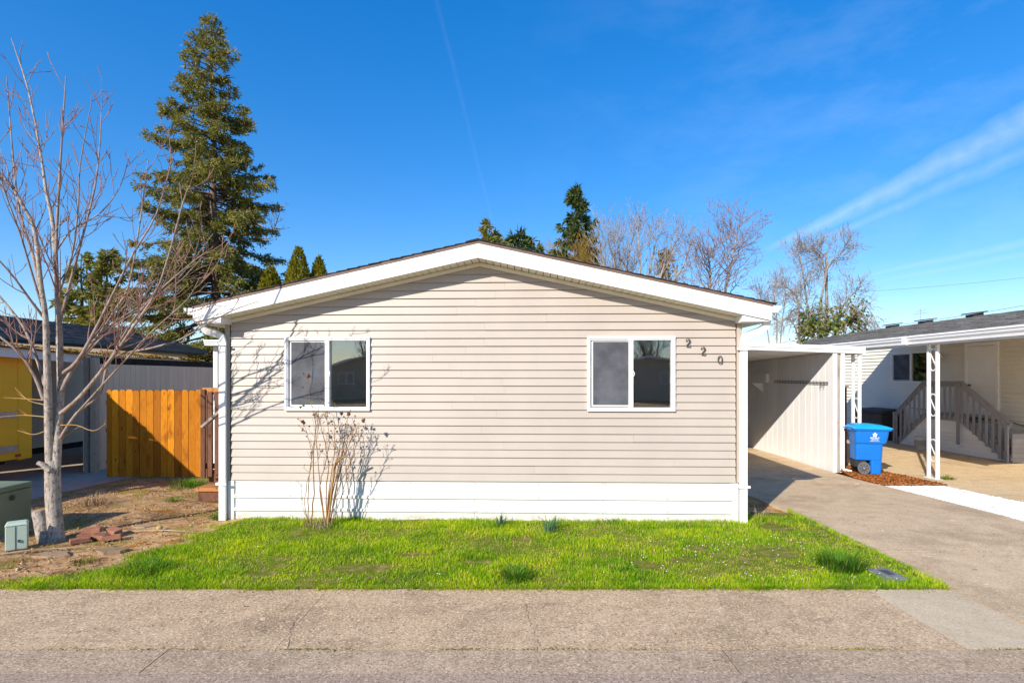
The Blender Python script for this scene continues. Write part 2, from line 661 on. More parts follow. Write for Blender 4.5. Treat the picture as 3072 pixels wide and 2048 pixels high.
def wood(name, a, b, knot, scale=6, rnd=.35, rough=.85, spec=.08):
    t = NT(name)
    ob = t.node('ShaderNodeObjectInfo')
    addv = t.node('ShaderNodeVectorMath', operation='ADD')
    t.l.new(t.co, addv.inputs[0])
    cx = t.node('ShaderNodeCombineXYZ')
    for k in range(3):
        t.l.new(t.math('MULTIPLY', ob.outputs['Random'], 37 + 11 * k), cx.inputs[k])
    t.l.new(cx.outputs[0], addv.inputs[1])
    v = t.map((1, 1, .10), addv.outputs[0])
    g = t.noise(scale * 9, 6, .6, v, .8)
    l = t.noise(scale * .9, 4, .6, t.map((1, 1, .35), addv.outputs[0]))
    c = t.mix(t.step(g, .35, .65), a, b)
    c = t.mix(t.math('MULTIPLY', t.step(l, .52, .72), .8), c, knot)
    c = t.mix(t.math('MULTIPLY', ob.outputs['Random'], rnd), c, knot)
    k = t.step(t.voro(5.2, 'F1', 'Distance', t.map((1, 1, .55), addv.outputs[0])), .13, .06)
    c = t.mix(t.math('MULTIPLY', k, .8), c, sc(knot, .5))
    return t.bsdf(c, rough, spec, 0, t.bump(g, .35, .004))


M['cedar'] = wood('stained_cedar', (.58, .20, .012), (.72, .29, .022), (.22, .066, .010), 6, .85)
M['brownwood'] = wood('dark_stained_wood', (.135, .065, .04), (.19, .095, .06), (.08, .04, .025))
M['freshwood'] = wood('orange_wood', (.42, .18, .06), (.50, .24, .09), (.30, .12, .04))
M['greywood'] = wood('weathered_wood', (.33, .28, .23), (.42, .37, .31), (.22, .18, .15))
M['tanwood'] = wood('tan_post', (.46, .36, .25), (.55, .44, .32), (.36, .27, .18))
M['railgrey'] = simple('grey_rail_paint', (.31, .305, .33), .12, 5, .65, .25, .2, 40, .15)
M['deckgrey'] = simple('grey_deck_paint', (.40, .39, .41), .12, 4, .7, .2, .2, 40, .2)
M['skirtlap'] = simple('pale_lap_skirt', (.80, .78, .75), .06, 3, .6, .2, .1, 40, .08)
M['shedpanel'] = simple('taupe_panel', (.84, .63, .42), .07, 3, .8, .15, .25, 30, .10, 0, None, 0, (1, 1, .25))
M['carwall'] = simple('white_grooved_panel', (.82, .81, .79), .05, 2, .6, .25, .25, 50, .08, 0, (.50, .44, .37), .22, (3, 3, .5))
M['neigh_siding'] = siding_mat('tan_grey_vinyl', (.80, .76, .66))
M['neigh_left'] = siding_mat('olive_siding', (.72, .62, .48))
M['teal'] = simple('slate_fascia', (.10, .115, .115), .1, 3, .5)
M['olive'] = simple('olive_wall', (.14, .14, .06), .1, 3, .8)
M['corr'] = simple('mossy_corrugated', (.30, .22, .14), .25, 4, .9, .1, .3, 40, 0, 0, (.36, .18, .03), 1.0)
M['yellow'] = simple('yellow_truck_paint', (.98, .48, .006), .03, 2, .35, .45, .03)
M['alu'] = simple('aluminium_rail', (.42, .39, .36), .12, 5, .45, .5, .1, 60, 0, .6)
M['rubber'] = simple('black_rubber', (.03, .03, .03), .2, 8, .8)
M['redlens'] = simple('red_reflector', (.45, .03, .02), .1, 8, .3)
M['tgreen'] = simple('transformer_green', (.19, .235, .15), .10, 2, .55, .3, .1, 40, 0, 0, (.24, .25, .17), .4)
M['pgreen'] = simple('pale_green_plastic', (.44, .53, .42), .05, 3, .55, .3, .1, 40, 0, 0, (.30, .31, .22), .3)
M['brick'] = simple('brick', (.36, .155, .095), .25, 12, .9, .15, .7, 60, .35, 0, (.42, .30, .22), .6)
M['stone'] = simple('flat_stone', (.36, .25, .155), .3, 7, .95, .1, .9, 30, .3, 0, (.32, .165, .03), .8)
M['yellowstone'] = simple('yellow_stone', (.48, .33, .12), .2, 10, .9)
M['bin'] = simple('blue_bin_plastic', (.003, .145, .52), .06, 3, .42, .4, .12, 120)
M['binlid'] = simple('blue_lid_plastic', (.003, .30, .62), .05, 3, .4, .4, .12, 120)
M['wheelgrey'] = simple('grey_wheel_plastic', (.12, .12, .13), .15, 8, .6)
M['label_white'] = simple('white_print', (.85, .85, .85), .02, 8, .5)
M['bucket'] = simple('white_bucket', (.52, .52, .50), .10, 6, .5, .3, .1, 60, 0, 0, (.40, .22, .15), .5)
M['darkbox'] = simple('dark_plastic_box', (.045, .045, .05), .15, 4, .6)
M['gravel'] = simple('white_marble_gravel', (.74, .73, .71), .06, 30, .8, .2, .2, 80)


def chip_mat(name, a, b, c):
    t = NT(name)
    i = t.island()
    col = t.ramp(i, [(.0, a), (.5, b), (1, c)])
    return t.bsdf(col, .9, .1)


M['gravel_chip'] = chip_mat('white_gravel_chip', (.62, .61, .59), (.78, .77, .75), (.86, .85, .84))
M['mulch'] = simple('red_mulch_bed', (.24, .075, .022), .35, 18, .95, .1, .9, 40)
M['mulch_chip'] = chip_mat('red_mulch_chip', (.17, .045, .012), (.36, .115, .028), (.50, .21, .06))
M['litter'] = chip_mat('leaf_litter', (.20, .09, .04), (.40, .23, .11), (.58, .42, .25))
M['lidgrey'] = simple('meter_lid', (.17, .175, .185), .15, 8, .7, .3, .4, 60)
M['daisy'] = simple('daisy_petal', (.85, .84, .80), .02, 8, .7)
M['crack'] = simple('crack_dirt', (.08, .06, .04), .3, 8, .95)
M['beige_house'] = siding_mat('beige_vinyl', (.40, .33, .25))


def shingle_mat(name, a, b, c):
    t = NT(name)
    i = t.island()
    n = t.noise(3, 5, .6)
    col = t.ramp(t.math('ADD', t.math('MULTIPLY', i, .7), t.math('MULTIPLY', n, .35)), [(.2, a), (.5, b), (.85, c)])
    g = t.noise(160, 3, .7)
    col = t.mix(t.math('MULTIPLY', t.step(g, .5, .7), .4), col, sc(c, 1.25))
    return t.bsdf(col, .95, .12, 0, t.bump(g, .5, .004))


M['shingle_grey'] = shingle_mat('grey_shingles', (.095, .092, .09), (.15, .145, .14), (.22, .21, .20))
M['shingle_char'] = shingle_mat('charcoal_shingles', (.05, .05, .055), (.078, .076, .082), (.115, .11, .115))


# ------------------------------------------------------------------ ground and paving
def sheet(name, x0, x1, y0, y1, lift, mat, nx=2, ny=8, wob=0, seed=0):
    xs = np.linspace(x0, x1, nx)
    ys = np.linspace(y0, y1, ny)
    v = []
    for y in ys:
        for x in xs:
            dz = wob * mnoise.noise(Vector((x * 1.3, y * 1.3, seed))) if wob else 0
            v.append((x, y, gz(y) + lift + dz))
    f = [(j * nx + i, j * nx + i + 1, (j + 1) * nx + i + 1, (j + 1) * nx + i) for j in range(ny - 1) for i in range(nx - 1)]
    me = bpy.data.meshes.new(name)
    me.from_pydata(v, [], f)
    return struct(link_mesh(name, me, mat, smooth=bool(wob)))


gys = [-900, -60, -20, 0, 5.4, 7.8, 9, 10, 11, 12, 12.8, 14, 30, 80, 900]
gm = MB()
for a, b in zip(gys[:-1], gys[1:]):
    gm.quad((-900, a, gz(a) - .09), (900, a, gz(a) - .09), (900, b, gz(b) - .09), (-900, b, gz(b) - .09))
struct(gm.build('ground', M['soil']))
struct(MB().box(-60, 60, -7.2, 3.778, -.3, .0042).build('street', M['asphalt']))


def slab(name, x0, x1, y0, y1, top, mat, parent, gap=.004):
    return MB().box(x0 + gap, x1 - gap, y0 + gap, y1 - gap, -.2, top).build(name, mat, parent)


sw = bpy.data.objects.new('sidewalk', None)
COL.objects.link(sw)
struct(sw)
for a, b in [(-24, -18), (-18, -12), (-12, -6.1), (-6.1, -1.78), (-1.78, 3.43)]:
    slab('concrete_slab', a, b, 4.113, 5.285, .002, M['sidewalk'], sw, .002)
slab('concrete_slab', 3.43, 4.23, 4.115, 5.275, .004, M['pale'], sw, .003)
for a, b in [(8.5, 14), (14, 20), (20, 26)]:
    slab('concrete_slab', a, b, 4.115, 5.285, .002, M['sidewalk'], sw, .003)
gt = bpy.data.objects.new('gutter_strip', None)
COL.objects.link(gt)
struct(gt)
for k in range(-5, 6):
    slab('concrete_slab', -2.58 + 4.16 * k, -2.58 + 4.16 * (k + 1), 3.776, 4.1075, .0038, M['gutter'], gt, .0045)
# the joint bed below the slabs
struct(MB().box(-60, 60, 3.76, 5.3, -.25, -.0005).build('joint_bed', M['crack']))


def strip_xy(name, pts_l, pts_r, lift, mat, thick=.1):
    """paving between two edge lines, following the ground"""
    m = MB()
    n = len(pts_l)
    vs = []
    for (a, b) in zip(pts_l, pts_r):
        vs += [(a[0], a[1], gz(a[1]) + lift), (b[0], b[1], gz(b[1]) + lift), (a[0], a[1], gz(a[1]) + lift - thick), (b[0], b[1], gz(b[1]) + lift - thick)]
    fs = []
    for i in range(n - 1):
        q, w = 4 * i, 4 * (i + 1)
        fs += [(q, q + 1, w + 1, w), (q + 2, w + 2, w + 3, q + 3), (q, w, w + 2, q + 2), (q + 1, q + 3, w + 3, w + 1)]
    fs += [(0, 2, 3, 1), (4 * (n - 1), 4 * (n - 1) + 1, 4 * (n - 1) + 3, 4 * (n - 1) + 2)]
    m.add(vs, fs)
    return struct(m.build(name, mat))


def dr(y):
    return 7.28 + .045 * max(y - 7.8, 0)


dw = bpy.data.objects.new('driveway', None)
COL.objects.link(dw)
struct(dw)
for y0, y1 in [(4.115, 6.395), (6.405, 12.35), (12.36, 24)]:
    ys = np.linspace(y0, y1, 8)
    o = strip_xy('concrete_slab', [(4.236 + .015 * max(y - 9, 0), y) for y in ys], [(dr(y), y) for y in ys], .008, M['drive'])
    del o['kind']
    o.parent = dw
ys = np.linspace(5.3, 24, 14)
struct(strip_xy('neighbour_driveway', [(8.5 + .03 * max(y - 7.8, 0), y) for y in ys], [(13.95, y) for y in ys], .006, M['drive2']))
ys = np.linspace(5.3, 24, 14)
struct(strip_xy('left_driveway', [(-13.9, y) for y in ys], [(-8.25 - .05 * (y - 8), y) for y in ys], .004, M['drive3']))
sheet('yard_dirt', -8.3, -3.9, 5.29, 13.5, -.014, M['soil'], 60, 110, .035, 3)


def lawn_left(y):
    """left edge of the grass as it curves out toward the street"""
    pts = [(5.2, -7.0), (5.40, -6.5), (5.50, -5.2), (5.62, -4.72), (5.8, -4.5), (6.3, -4.25), (7.2, -4.1), (8.4, -4.05)]
    for (a, xa), (b, xb) in zip(pts[:-1], pts[1:]):
        if a <= y <= b:
            return xa + (xb - xa) * (y - a) / (b - a)
    return -4.1


lv_, lf_ = [], []
for j in range(37):
    y = 5.288 + (8.3 - 5.288) * j / 36
    l = lawn_left(y) + .10 + .2 * mnoise.noise(Vector((0, y * 2.6, 7)))
    for i in range(91):
        x = l + (4.232 - l) * i / 90
        lv_.append((x, y, -.004 + .02 * mnoise.noise(Vector((x * 1.3, y * 1.3, 9)))))
        if i and j:
            q = j * 91 + i
            lf_.append((q - 92, q - 91, q, q - 1))
lme = bpy.data.meshes.new('lawn')
lme.from_pydata(lv_, [], lf_)
struct(link_mesh('lawn', lme, M['turf'], smooth=True))
sheet('side_soil', 3.3, 4.25, 8.25, 24, -.02, M['soil'], 6, 20, .01, 5)
# white gravel strip and red mulch bed between the two driveways
ys = np.linspace(5.3, 11.0, 10)
struct(strip_xy('gravel_bed', [(dr(y) + .01, y) for y in ys], [(8.49 + .03 * max(y - 7.8, 0), y) for y in ys], -.015, M['gravel']))
ys = np.linspace(11.0, 13.6, 8)
struct(strip_xy('mulch_bed', [(dr(y) + .01 + max(0, y - 11.9) * .32, y) for y in ys], [(8.49 + .03 * max(y - 7.8, 0) + .05, y) for y in ys], .030, M['mulch']))


def scatter_chips(name, n, region, size, mat, flat=.5, lift=0, elong=1.0):
    """little irregular stones or chips lying in a region(rng)->(x,y) or None"""
    base = np.array([(1, 0, 0), (0, 1, 0), (-1, 0, 0), (0, -1, 0), (0, 0, 1), (0, 0, -1)], dtype=float)
    tri = np.array([(0, 1, 4), (1, 2, 4), (2, 3, 4), (3, 0, 4), (1, 0, 5), (2, 1, 5), (3, 2, 5), (0, 3, 5)])
    P = []
    while len(P) < n:
        q = region()
        if q:
            P.append((q[0], q[1], gz(q[1]) + lift))
    P = np.array(P)
    V = base[None] * (1 + NR.uniform(-.35, .35, (n, 6, 3)))
    V = V + NR.uniform(-.15, .15, (n, 6, 3))
    s_ = NR.uniform(.6, 1.4, (n, 1, 1)) * size
    V = V * s_
    V[:, :, 0] *= elong
    V[:, :, 2] *= flat
    a = NR.uniform(0, 2 * PI, n)
    t = NR.uniform(-.5, .5, n)
    ca, sa, ct, st = np.cos(a), np.sin(a), np.cos(t), np.sin(t)
    x, y, z = V[..., 0].copy(), V[..., 1].copy(), V[..., 2].copy()
    x2 = x * ct[:, None] + z * st[:, None]
    z2 = -x * st[:, None] + z * ct[:, None]
    V[..., 0] = x2 * ca[:, None] - y * sa[:, None]
    V[..., 1] = x2 * sa[:, None] + y * ca[:, None]
    V[..., 2] = z2
    V += P[:, None, :]
    T = tri[None] + (np.arange(n) * 6)[:, None, None]
    return np_mesh(name, V.reshape(-1, 3), T.reshape(-1, 3), mat)


def reg_gravel():
    y = rng.uniform(5.6, 11.05)
    l, r_ = dr(y) + .0, 8.49 + .03 * max(y - 7.8, 0)
    return (rng.uniform(l, r_), y)


stuff(scatter_chips('white_gravel', 15000, reg_gravel, .021, M['gravel_chip'], .7, .0), 'bright white crushed stone strip between the two driveways', 'gravel')


def reg_mulch():
    y = rng.uniform(10.85, 13.6)
    l, r_ = dr(y) - .03 + max(0, y - 11.9) * .32, 8.5 + .03 * max(y - 7.8, 0) + .05
    return (rng.uniform(l, r_), y)


stuff(scatter_chips('bark_mulch', 9000, reg_mulch, .02, M['mulch_chip'], .35, .037, 2.2), 'rust red bark mulch under and around the blue bin', 'mulch')


def reg_litter():
    x, y = rng.uniform(-8.0, -4.15), rng.uniform(5.5, 12)
    if mnoise.noise(Vector((x * .9, y * .9, 4))) < rng.uniform(-.5, .35):
        return None
    return (x, y)


stuff(scatter_chips('leaf_litter', 3000, reg_litter, .012, M['litter'], .25, .0, 2.0), 'brown leaf litter scattered over the bare yard on the left', 'leaf litter')


# ------------------------------------------------------------------ blades (grass, straw, tufts)
def blades(name, P, h, w, lean, mat, parent=None, seg2=True, az=None):
    """two-segment grass blades at points P (n,3) with heights h, widths w and lean"""
    n = len(P)
    a = NR.uniform(0, 2 * PI, n) if az is None else az
    d = np.stack([np.cos(a), np.sin(a), np.zeros(n)], 1)
    s = np.stack([-np.sin(a), np.cos(a), np.zeros(n)], 1)
    up = np.array([0, 0, 1.0])
    h_ = h[:, None]
    l_ = lean[:, None]
    w_ = w[:, None]
    p0, p1 = P - s * w_, P + s * w_
    mid = P + up * h_ * .6 + d * h_ * l_ * .35
    p2, p3 = mid + s * w_ * .75, mid - s * w_ * .75
    tip = P + up * h_ * (1 - .25 * l_) + d * h_ * l_
    V = np.stack([p0, p1, p2, p3, tip], 1).reshape(-1, 3)
    b = (np.arange(n) * 5)[:, None]
    T = np.concatenate([b + np.array([[0, 1, 2]]), b + np.array([[0, 2, 3]]), b + np.array([[3, 2, 4]])], 1).reshape(-1, 3)
    return np_mesh(name, V, T, mat, parent)


BARE = [(-1.62, 5.84, .42, .17), (-2.62, 5.70, .18, .12), (1.48, 5.95, .17, .16), (3.05, 6.35, .38, .26), (3.55, 7.45, .25, .3), (2.2, 6.55, .16, .11), (-.4, 6.05, .26, .11), (.15, 6.9, .2, .12), (1.9, 6.1, .2, .12), (-1.1, 6.3, .25, .1)]
TUF = [(-4.0, 5.65, .45, .30), (.0, 5.62, .22, .16), (-3.3, 6.35, .7, .35), (1.3, 6.5, .5, .2)]
n = 210000
X = NR.uniform(-6.6, 4.26, n)
Y = 5.27 + (7.95 - 5.27) * NR.uniform(0, 1, n) ** 1.15
edge = np.array([lawn_left(y) for y in Y])
rag = np.array([mnoise.noise(Vector((0, y * 2.6, 7))) * .28 + mnoise.noise(Vector((x * 4, y * 7, 7))) * .15 for x, y in zip(X, Y)])
keep = X > edge + .04 + rag + NR.normal(0, .08, n)
keep &= ~((X > 4.12) & (NR.random(n) < .5)) & (X < 4.22 + NR.normal(0, .03, n))
pn = np.array([mnoise.noise(Vector((x * 1.1, y * 1.6, 2.2))) + .5 * mnoise.noise(Vector((x * 3.7, y * 4.5, 8.1))) for x, y in zip(X, Y)])
dens = np.clip(.74 + .65 * pn, .12, 1)
for bx_, by_, rx, ry in BARE:
    q = ((X - bx_) / rx) ** 2 + ((Y - by_) / ry) ** 2
    hsc = np.where(q < 1.6, np.clip(q, .3, 1), 1) if bx_ == BARE[0][0] else hsc * np.where(q < 1.6, np.clip(q, .3, 1), 1)
    dens = np.where(q < 1.6, dens * np.clip(q / 1.6, .03, 1) ** 1.6, dens)
keep &= (NR.random(n) < dens) & (Y > 5.285 + np.array([.03 * mnoise.noise(Vector((x * 5, 0, 3))) for x in X]))
X, Y, pn, hsc = X[keep], Y[keep], pn[keep], hsc[keep]
n = len(X)
H = NR.uniform(.018, .050, n) * (1 + .75 * np.clip(pn, -.6, 1)) * hsc
for bx_, by_, rx, ry in TUF:
    q = ((X - bx_) / rx) ** 2 + ((Y - by_) / ry) ** 2
    H *= 1 + .8 * np.exp(-q)
H *= np.where(Y > 7.35, 1.4, 1)
P = np.stack([X, Y, np.full(n, -.006)], 1)
stuff(blades('lawn_grass', P, H, NR.uniform(.0022, .0042, n), NR.uniform(.15, .95, n), M['grass']), 'bright green mown grass in front of the taupe house', 'grass')
print('lawn blades', n)


def tuft(name, label, cat, x, y, nb, rad, h0, h1, w, mat, leans=(.2, 1.0), group=None, zb=0.0):
    a = NR.uniform(0, 2 * PI, nb)
    r = rad * NR.uniform(0, 1, nb) ** .7
    P = np.stack([x + r * np.cos(a), y + r * np.sin(a), np.full(nb, gz(y) - .01 + zb)], 1)
    o = blades(name, P, NR.uniform(h0, h1, nb), NR.uniform(w * .7, w * 1.3, nb), NR.uniform(*leans, nb), mat, az=a + NR.normal(0, .5, nb))
    return tag(o, label, cat, group)


tuft('grass_tuft', 'big shaggy grass tuft beside the grey meter lid', 'grass tuft', 3.5, 5.82, 520, .20, .12, .26, .0045, M['tuft'], (.35, 1.1))
tuft('grass_tuft', 'dark grass tuft at the middle of the sidewalk edge', 'grass tuft', .03, 5.55, 300, .14, .08, .17, .004, M['tuft'], (.35, 1.1))
tuft('grass_tuft', 'lush dark grass tuft at the left end of the lawn near the sidewalk', 'grass tuft', -3.85, 5.75, 420, .24, .07, .15, .004, M['tuft'], (.35, 1.1))
tuft('bulb_plant', 'narrow green bulb leaves by the white skirting under the gable peak', 'plant', -.17, 7.48, 34, .07, .14, .25, .007, M['daff'], (.15, .8))
tuft('bulb_plant', 'wide blue-green clump of bulb leaves right of the smaller clump by the skirting', 'plant', .52, 7.34, 60, .13, .13, .23, .007, M['daff'], (.15, .9))
tuft('grass_tuft', 'green weed tuft at the foot of the orange cedar fence', 'grass tuft', -6.45, 10.9, 380, .34, .08, .2, .005, M['tuft'], (.3, 1.1))
tuft('grass_tuft', 'small weed tuft at the foot of the left downpipe', 'grass tuft', -4.25, 7.95, 120, .1, .06, .15, .004, M['tuft'], (.3, 1.1))
tuft('weed', 'leafy green weed at the base of the neighbour porch column', 'weed', 9.35, 11.75, 90, .13, .05, .14, .009, M['ivy'], (.4, 1.2))
tuft('weed', 'low weeds between the bin and the driveway edge', 'weed', 7.62, 11.9, 160, .22, .03, .09, .006, M['ivy'], (.4, 1.2))
tuft('grass_tuft', 'small green tuft in the middle of the bare yard', 'grass tuft', -5.75, 9.3, 130, .16, .03, .09, .004, M['tuft'], (.3, 1.1))
tuft('grass_tuft', 'thin yellow-green grass patch on the bare yard beside the lawn', 'grass tuft', -4.75, 6.05, 200, .13, .02, .06, .003, M['moss'], (.3, 1.1))
tuft('straw_tuft', 'pale dead grass tuft on the bare yard before the cedar fence', 'dead grass', -6.9, 9.05, 130, .25, .06, .24, .003, M['straw'], (.2, 1.3))
tuft('straw_tuft', 'dry stalks at the corner between lawn and driveway', 'dead grass', 3.62, 8.0, 40, .15, .06, .28, .003, M['straw'], (.2, 1.0))
# straw lying on the bare yard
n = 9000
X = NR.uniform(-8.1, -4.2, n)
Y = NR.uniform(5.5, 11.9, n)
k = np.array([mnoise.noise(Vector((x * 1.2, y * 1.2, 14))) for x, y in zip(X, Y)]) > NR.uniform(-.45, .4, n)
X, Y = X[k], Y[k]
n = len(X)
P = np.stack([X, Y, np.array([gz(y) for y in Y]) + .0], 1)
stuff(blades('dry_grass', P, NR.uniform(.02, .06, n), NR.uniform(.0015, .003, n), NR.uniform(.8, 2.6, n), M['straw']), 'dead straw-coloured grass lying on the bare yard at left', 'dead grass')
n = 1500
X = NR.uniform(-7.4, -4.25, n)
Y = NR.uniform(5.4, 9.5, n)
k = np.array([mnoise.noise(Vector((x * 1.0, y * 1.4, 31))) for x, y in zip(X, Y)]) > .18
X, Y = X[k], Y[k]
n = len(X)
stuff(blades('yard_moss', np.stack([X, Y, np.array([gz(y) for y in Y]) - .005], 1), NR.uniform(.015, .04, n), NR.uniform(.002, .004, n), NR.uniform(.2, 1.2, n), M['moss']), 'thin yellow-green moss and grass on the bare yard at left', 'moss')
# moss in the joint along the sidewalk and in the driveway joint
n = 3200
X = NR.uniform(-6, 4.2, n)
k = np.array([mnoise.noise(Vector((x * 1.7, 0, 5))) for x in X]) > NR.uniform(-.1, .45, n)
X = X[k]
n = len(X)
jm = blades('joint_moss', np.stack([X, 4.11 + NR.normal(0, .010, n), np.full(n, .0)], 1), NR.uniform(.005, .016, n), NR.uniform(.003, .006, n), NR.uniform(.2, 1.2, n), M['moss'])
stuff(jm, 'yellow moss growing in the joint between sidewalk and gutter', 'moss')
n = 700
X = NR.uniform(4.9, 7.3, n)
jm = blades('driveway_moss', np.stack([X, 6.40 + NR.normal(0, .008, n), np.full(n, -.005)], 1), NR.uniform(.012, .024, n), NR.uniform(.002, .005, n), NR.uniform(.2, 1.2, n), M['moss'])
stuff(jm, 'dull moss in the cross joint of the driveway', 'moss')
# daisies
dm = MB()
for i in range(95):
    x, y = rng.uniform(1.2, 3.9), rng.uniform(5.4, 7.0)
    if rng.random() > .9:
        x = rng.uniform(-3, 1)
    z = rng.uniform(.035, .055)
    r = rng.uniform(.006, .010)
    dm.add([(x + r * math.cos(q * PI / 3), y + r * math.sin(q * PI / 3), z + .003 * (q % 2)) for q in range(6)], [(0, 1, 2, 3, 4, 5)])
stuff(dm.build('daisies', M['daisy']), 'tiny white daisies dotted through the lawn', 'daisies')

# grass spilling over the edge of the sidewalk and the driveway
n = 11000
X = NR.uniform(-6.4, 4.22, n)
k = np.array([mnoise.noise(Vector((x * 2.3, 1, 5))) + .6 * mnoise.noise(Vector((x * 9, 1, 5))) for x in X]) > NR.uniform(-.4, .7, n)
X = X[k]
n = len(X)
eb = blades('edge_grass', np.stack([X, 5.280 + NR.normal(0, .022, n), np.full(n, .001)], 1), NR.uniform(.02, .07, n), NR.uniform(.002, .004, n), NR.uniform(.3, 1.6, n), M['grass'], az=-PI / 2 + NR.normal(0, .8, n))
stuff(eb, 'grass spilling over the edge of the sidewalk', 'grass')
Y = NR.uniform(5.3, 8.4, 1500)
eb = blades('verge_grass', np.stack([4.225 + NR.normal(0, .014, 1500), Y, np.full(1500, -.004)], 1), NR.uniform(.02, .07, 1500), NR.uniform(.002, .004, 1500), NR.uniform(.3, 1.6, 1500), M['grass'], az=NR.normal(0, .8, 1500))
stuff(eb, 'grass spilling over the left edge of the driveway', 'grass')


def reg_debris():
    y = rng.uniform(3.8, 8.5)
    if y < 5.28:
        return (rng.uniform(-5.5, 4.2), y if rng.random() < .35 else 5.27 - abs(rng.gauss(0, .06)))
    return (rng.uniform(4.3, 7.2), y)


stuff(scatter_chips('paving_debris', 330, reg_debris, .007, M['litter'], .4, .010, 1.8), 'bits of leaf and grit scattered on the paving', 'debris')

# cracks in the paving: narrow jagged seams filled with dirt
def crack(pts, w, z, name='crack'):
    m = MB()
    out = []
    for i in range(len(pts) - 1):
        a, b = Vector(pts[i]), Vector(pts[i + 1])
        k = max(2, int((b - a).length / .05))
        for j in range(k):
            q = a + (b - a) * j / k
            out.append(q + Vector((rng.uniform(-.012, .012), rng.uniform(-.012, .012))))
    out.append(Vector(pts[-1]))
    vs, fs = [], []
    for i, q in enumerate(out):
        ww = w * rng.uniform(.4, 1.2)
        vs += [(q.x - ww, q.y - ww * .4, z), (q.x + ww, q.y + ww * .4, z)]
        if i:
            b = 2 * i
            fs.append((b - 2, b - 1, b + 1, b))
    m.add(vs, fs)
    return m.build(name, M['crack'], sw)


crack([(-1.70, 4.13), (-1.80, 4.45), (-1.84, 4.75)], .0018, .0045)
crack([(-3.5, 5.1), (-3.6, 4.8), (-3.85, 4.6)], .0015, .0045)
crack([(.22, 4.13), (.16, 4.5), (.12, 4.95)], .0014, .0045)
crack([(1.9, 5.0), (2.4, 4.62), (2.7, 4.5)], .0013, .0045)

# ------------------------------------------------------------------ wall of lapped boards
def siding(root, x0, x1, z0, z1, lap, mat, holes=(), top=None, lip=.022, joints=0, name='siding_board'):
    """courses of lapped boards on a wall facing local -y; holes are (xa, xb, za, zb); top(z) gives the half width under a gable"""
    def board(la, ra, lb, rb, za, zb, f0, f1, dy=0):
        ya = -(.004 + lip * (1 - (za - f0) / (f1 - f0))) - dy
        yb = -(.004 + lip * (1 - (zb - f0) / (f1 - f0))) - dy
        jz = rng.uniform(-.0014, .0014)
        za, zb = za + jz, zb + jz * .5
        ya += rng.uniform(-.002, .002)
        MB().hexa([(la, ya, za), (ra, ya, za), (ra, .002, za), (la, .002, za), (lb, yb, zb), (rb, yb, zb), (rb, .002, zb), (lb, .002, zb)]).build(name, mat, root)
    k = 0
    while True:
        f0 = z0 + k * lap
        f1 = f0 + lap
        k += 1
        if f0 >= z1 - .01:
            break
        g0, g1 = f0, min(f1 - .0005, z1)
        if top:
            h0, h1 = top(g0), max(top(g1), .01)
            if h0 <= .05:
                break
            L0, R0, L1, R1 = max(x0, -h0), min(x1, h0), max(x0, -h1), min(x1, h1)
        else:
            L0, R0, L1, R1 = x0, x1, x0, x1
        cuts = []
        for xa, xb, za, zb in holes:
            if za < g1 - .002 and zb > g0 + .002:
                cuts.append((xa, xb, za, zb))
        cuts.sort()
        spans, cur = [], None
        xs = [None]
        for c in cuts:
            spans.append((cur, c[0]))
            cur = c[1]
        spans.append((cur, None))
        for a, b in spans:
            la, lb = (L0, L1) if a is None else (a, a)
            ra, rb = (R0, R1) if b is None else (b, b)
            segs = [(la, lb, ra, rb)]
            if joints and ra - la > 2.2:
                j = rng.uniform(la + .8, ra - .8)
                if lb + .1 < j < rb - .1:
                    segs = [(la, lb, j - .0008, j - .0008), (j + .0008, j + .0008, ra, rb)]
            for i, (p, q, r_, s_) in enumerate(segs):
                board(p, r_, q, s_, g0, g1, f0, f1, .0015 * i)
        for xa, xb, za, zb in cuts:                       # slivers above and below an opening
            if za > g0 + .01:
                board(xa, xb, xa, xb, g0, za, f0, f1)
            if zb < g1 - .01:
                board(xa, xb, xa, xb, zb, g1, f0, f1)


def wall_panel(root, x0, x1, z0, z1, holes, ya, yb, mat, name='wall'):
    """solid wall slab with rectangular openings, as one mesh"""
    xs = sorted({x0, x1, *[h[0] for h in holes], *[h[1] for h in holes]})
    zs = sorted({z0, z1, *[h[2] for h in holes], *[h[3] for h in holes]})
    m = MB()
    for a, b in zip(xs[:-1], xs[1:]):
        for c, d in zip(zs[:-1], zs[1:]):
            if any(h[0] <= a and b <= h[1] and h[2] <= c and d <= h[3] for h in holes):
                continue
            m.box(a, b, ya, yb, c, d)
    return m.build(name, mat, root)


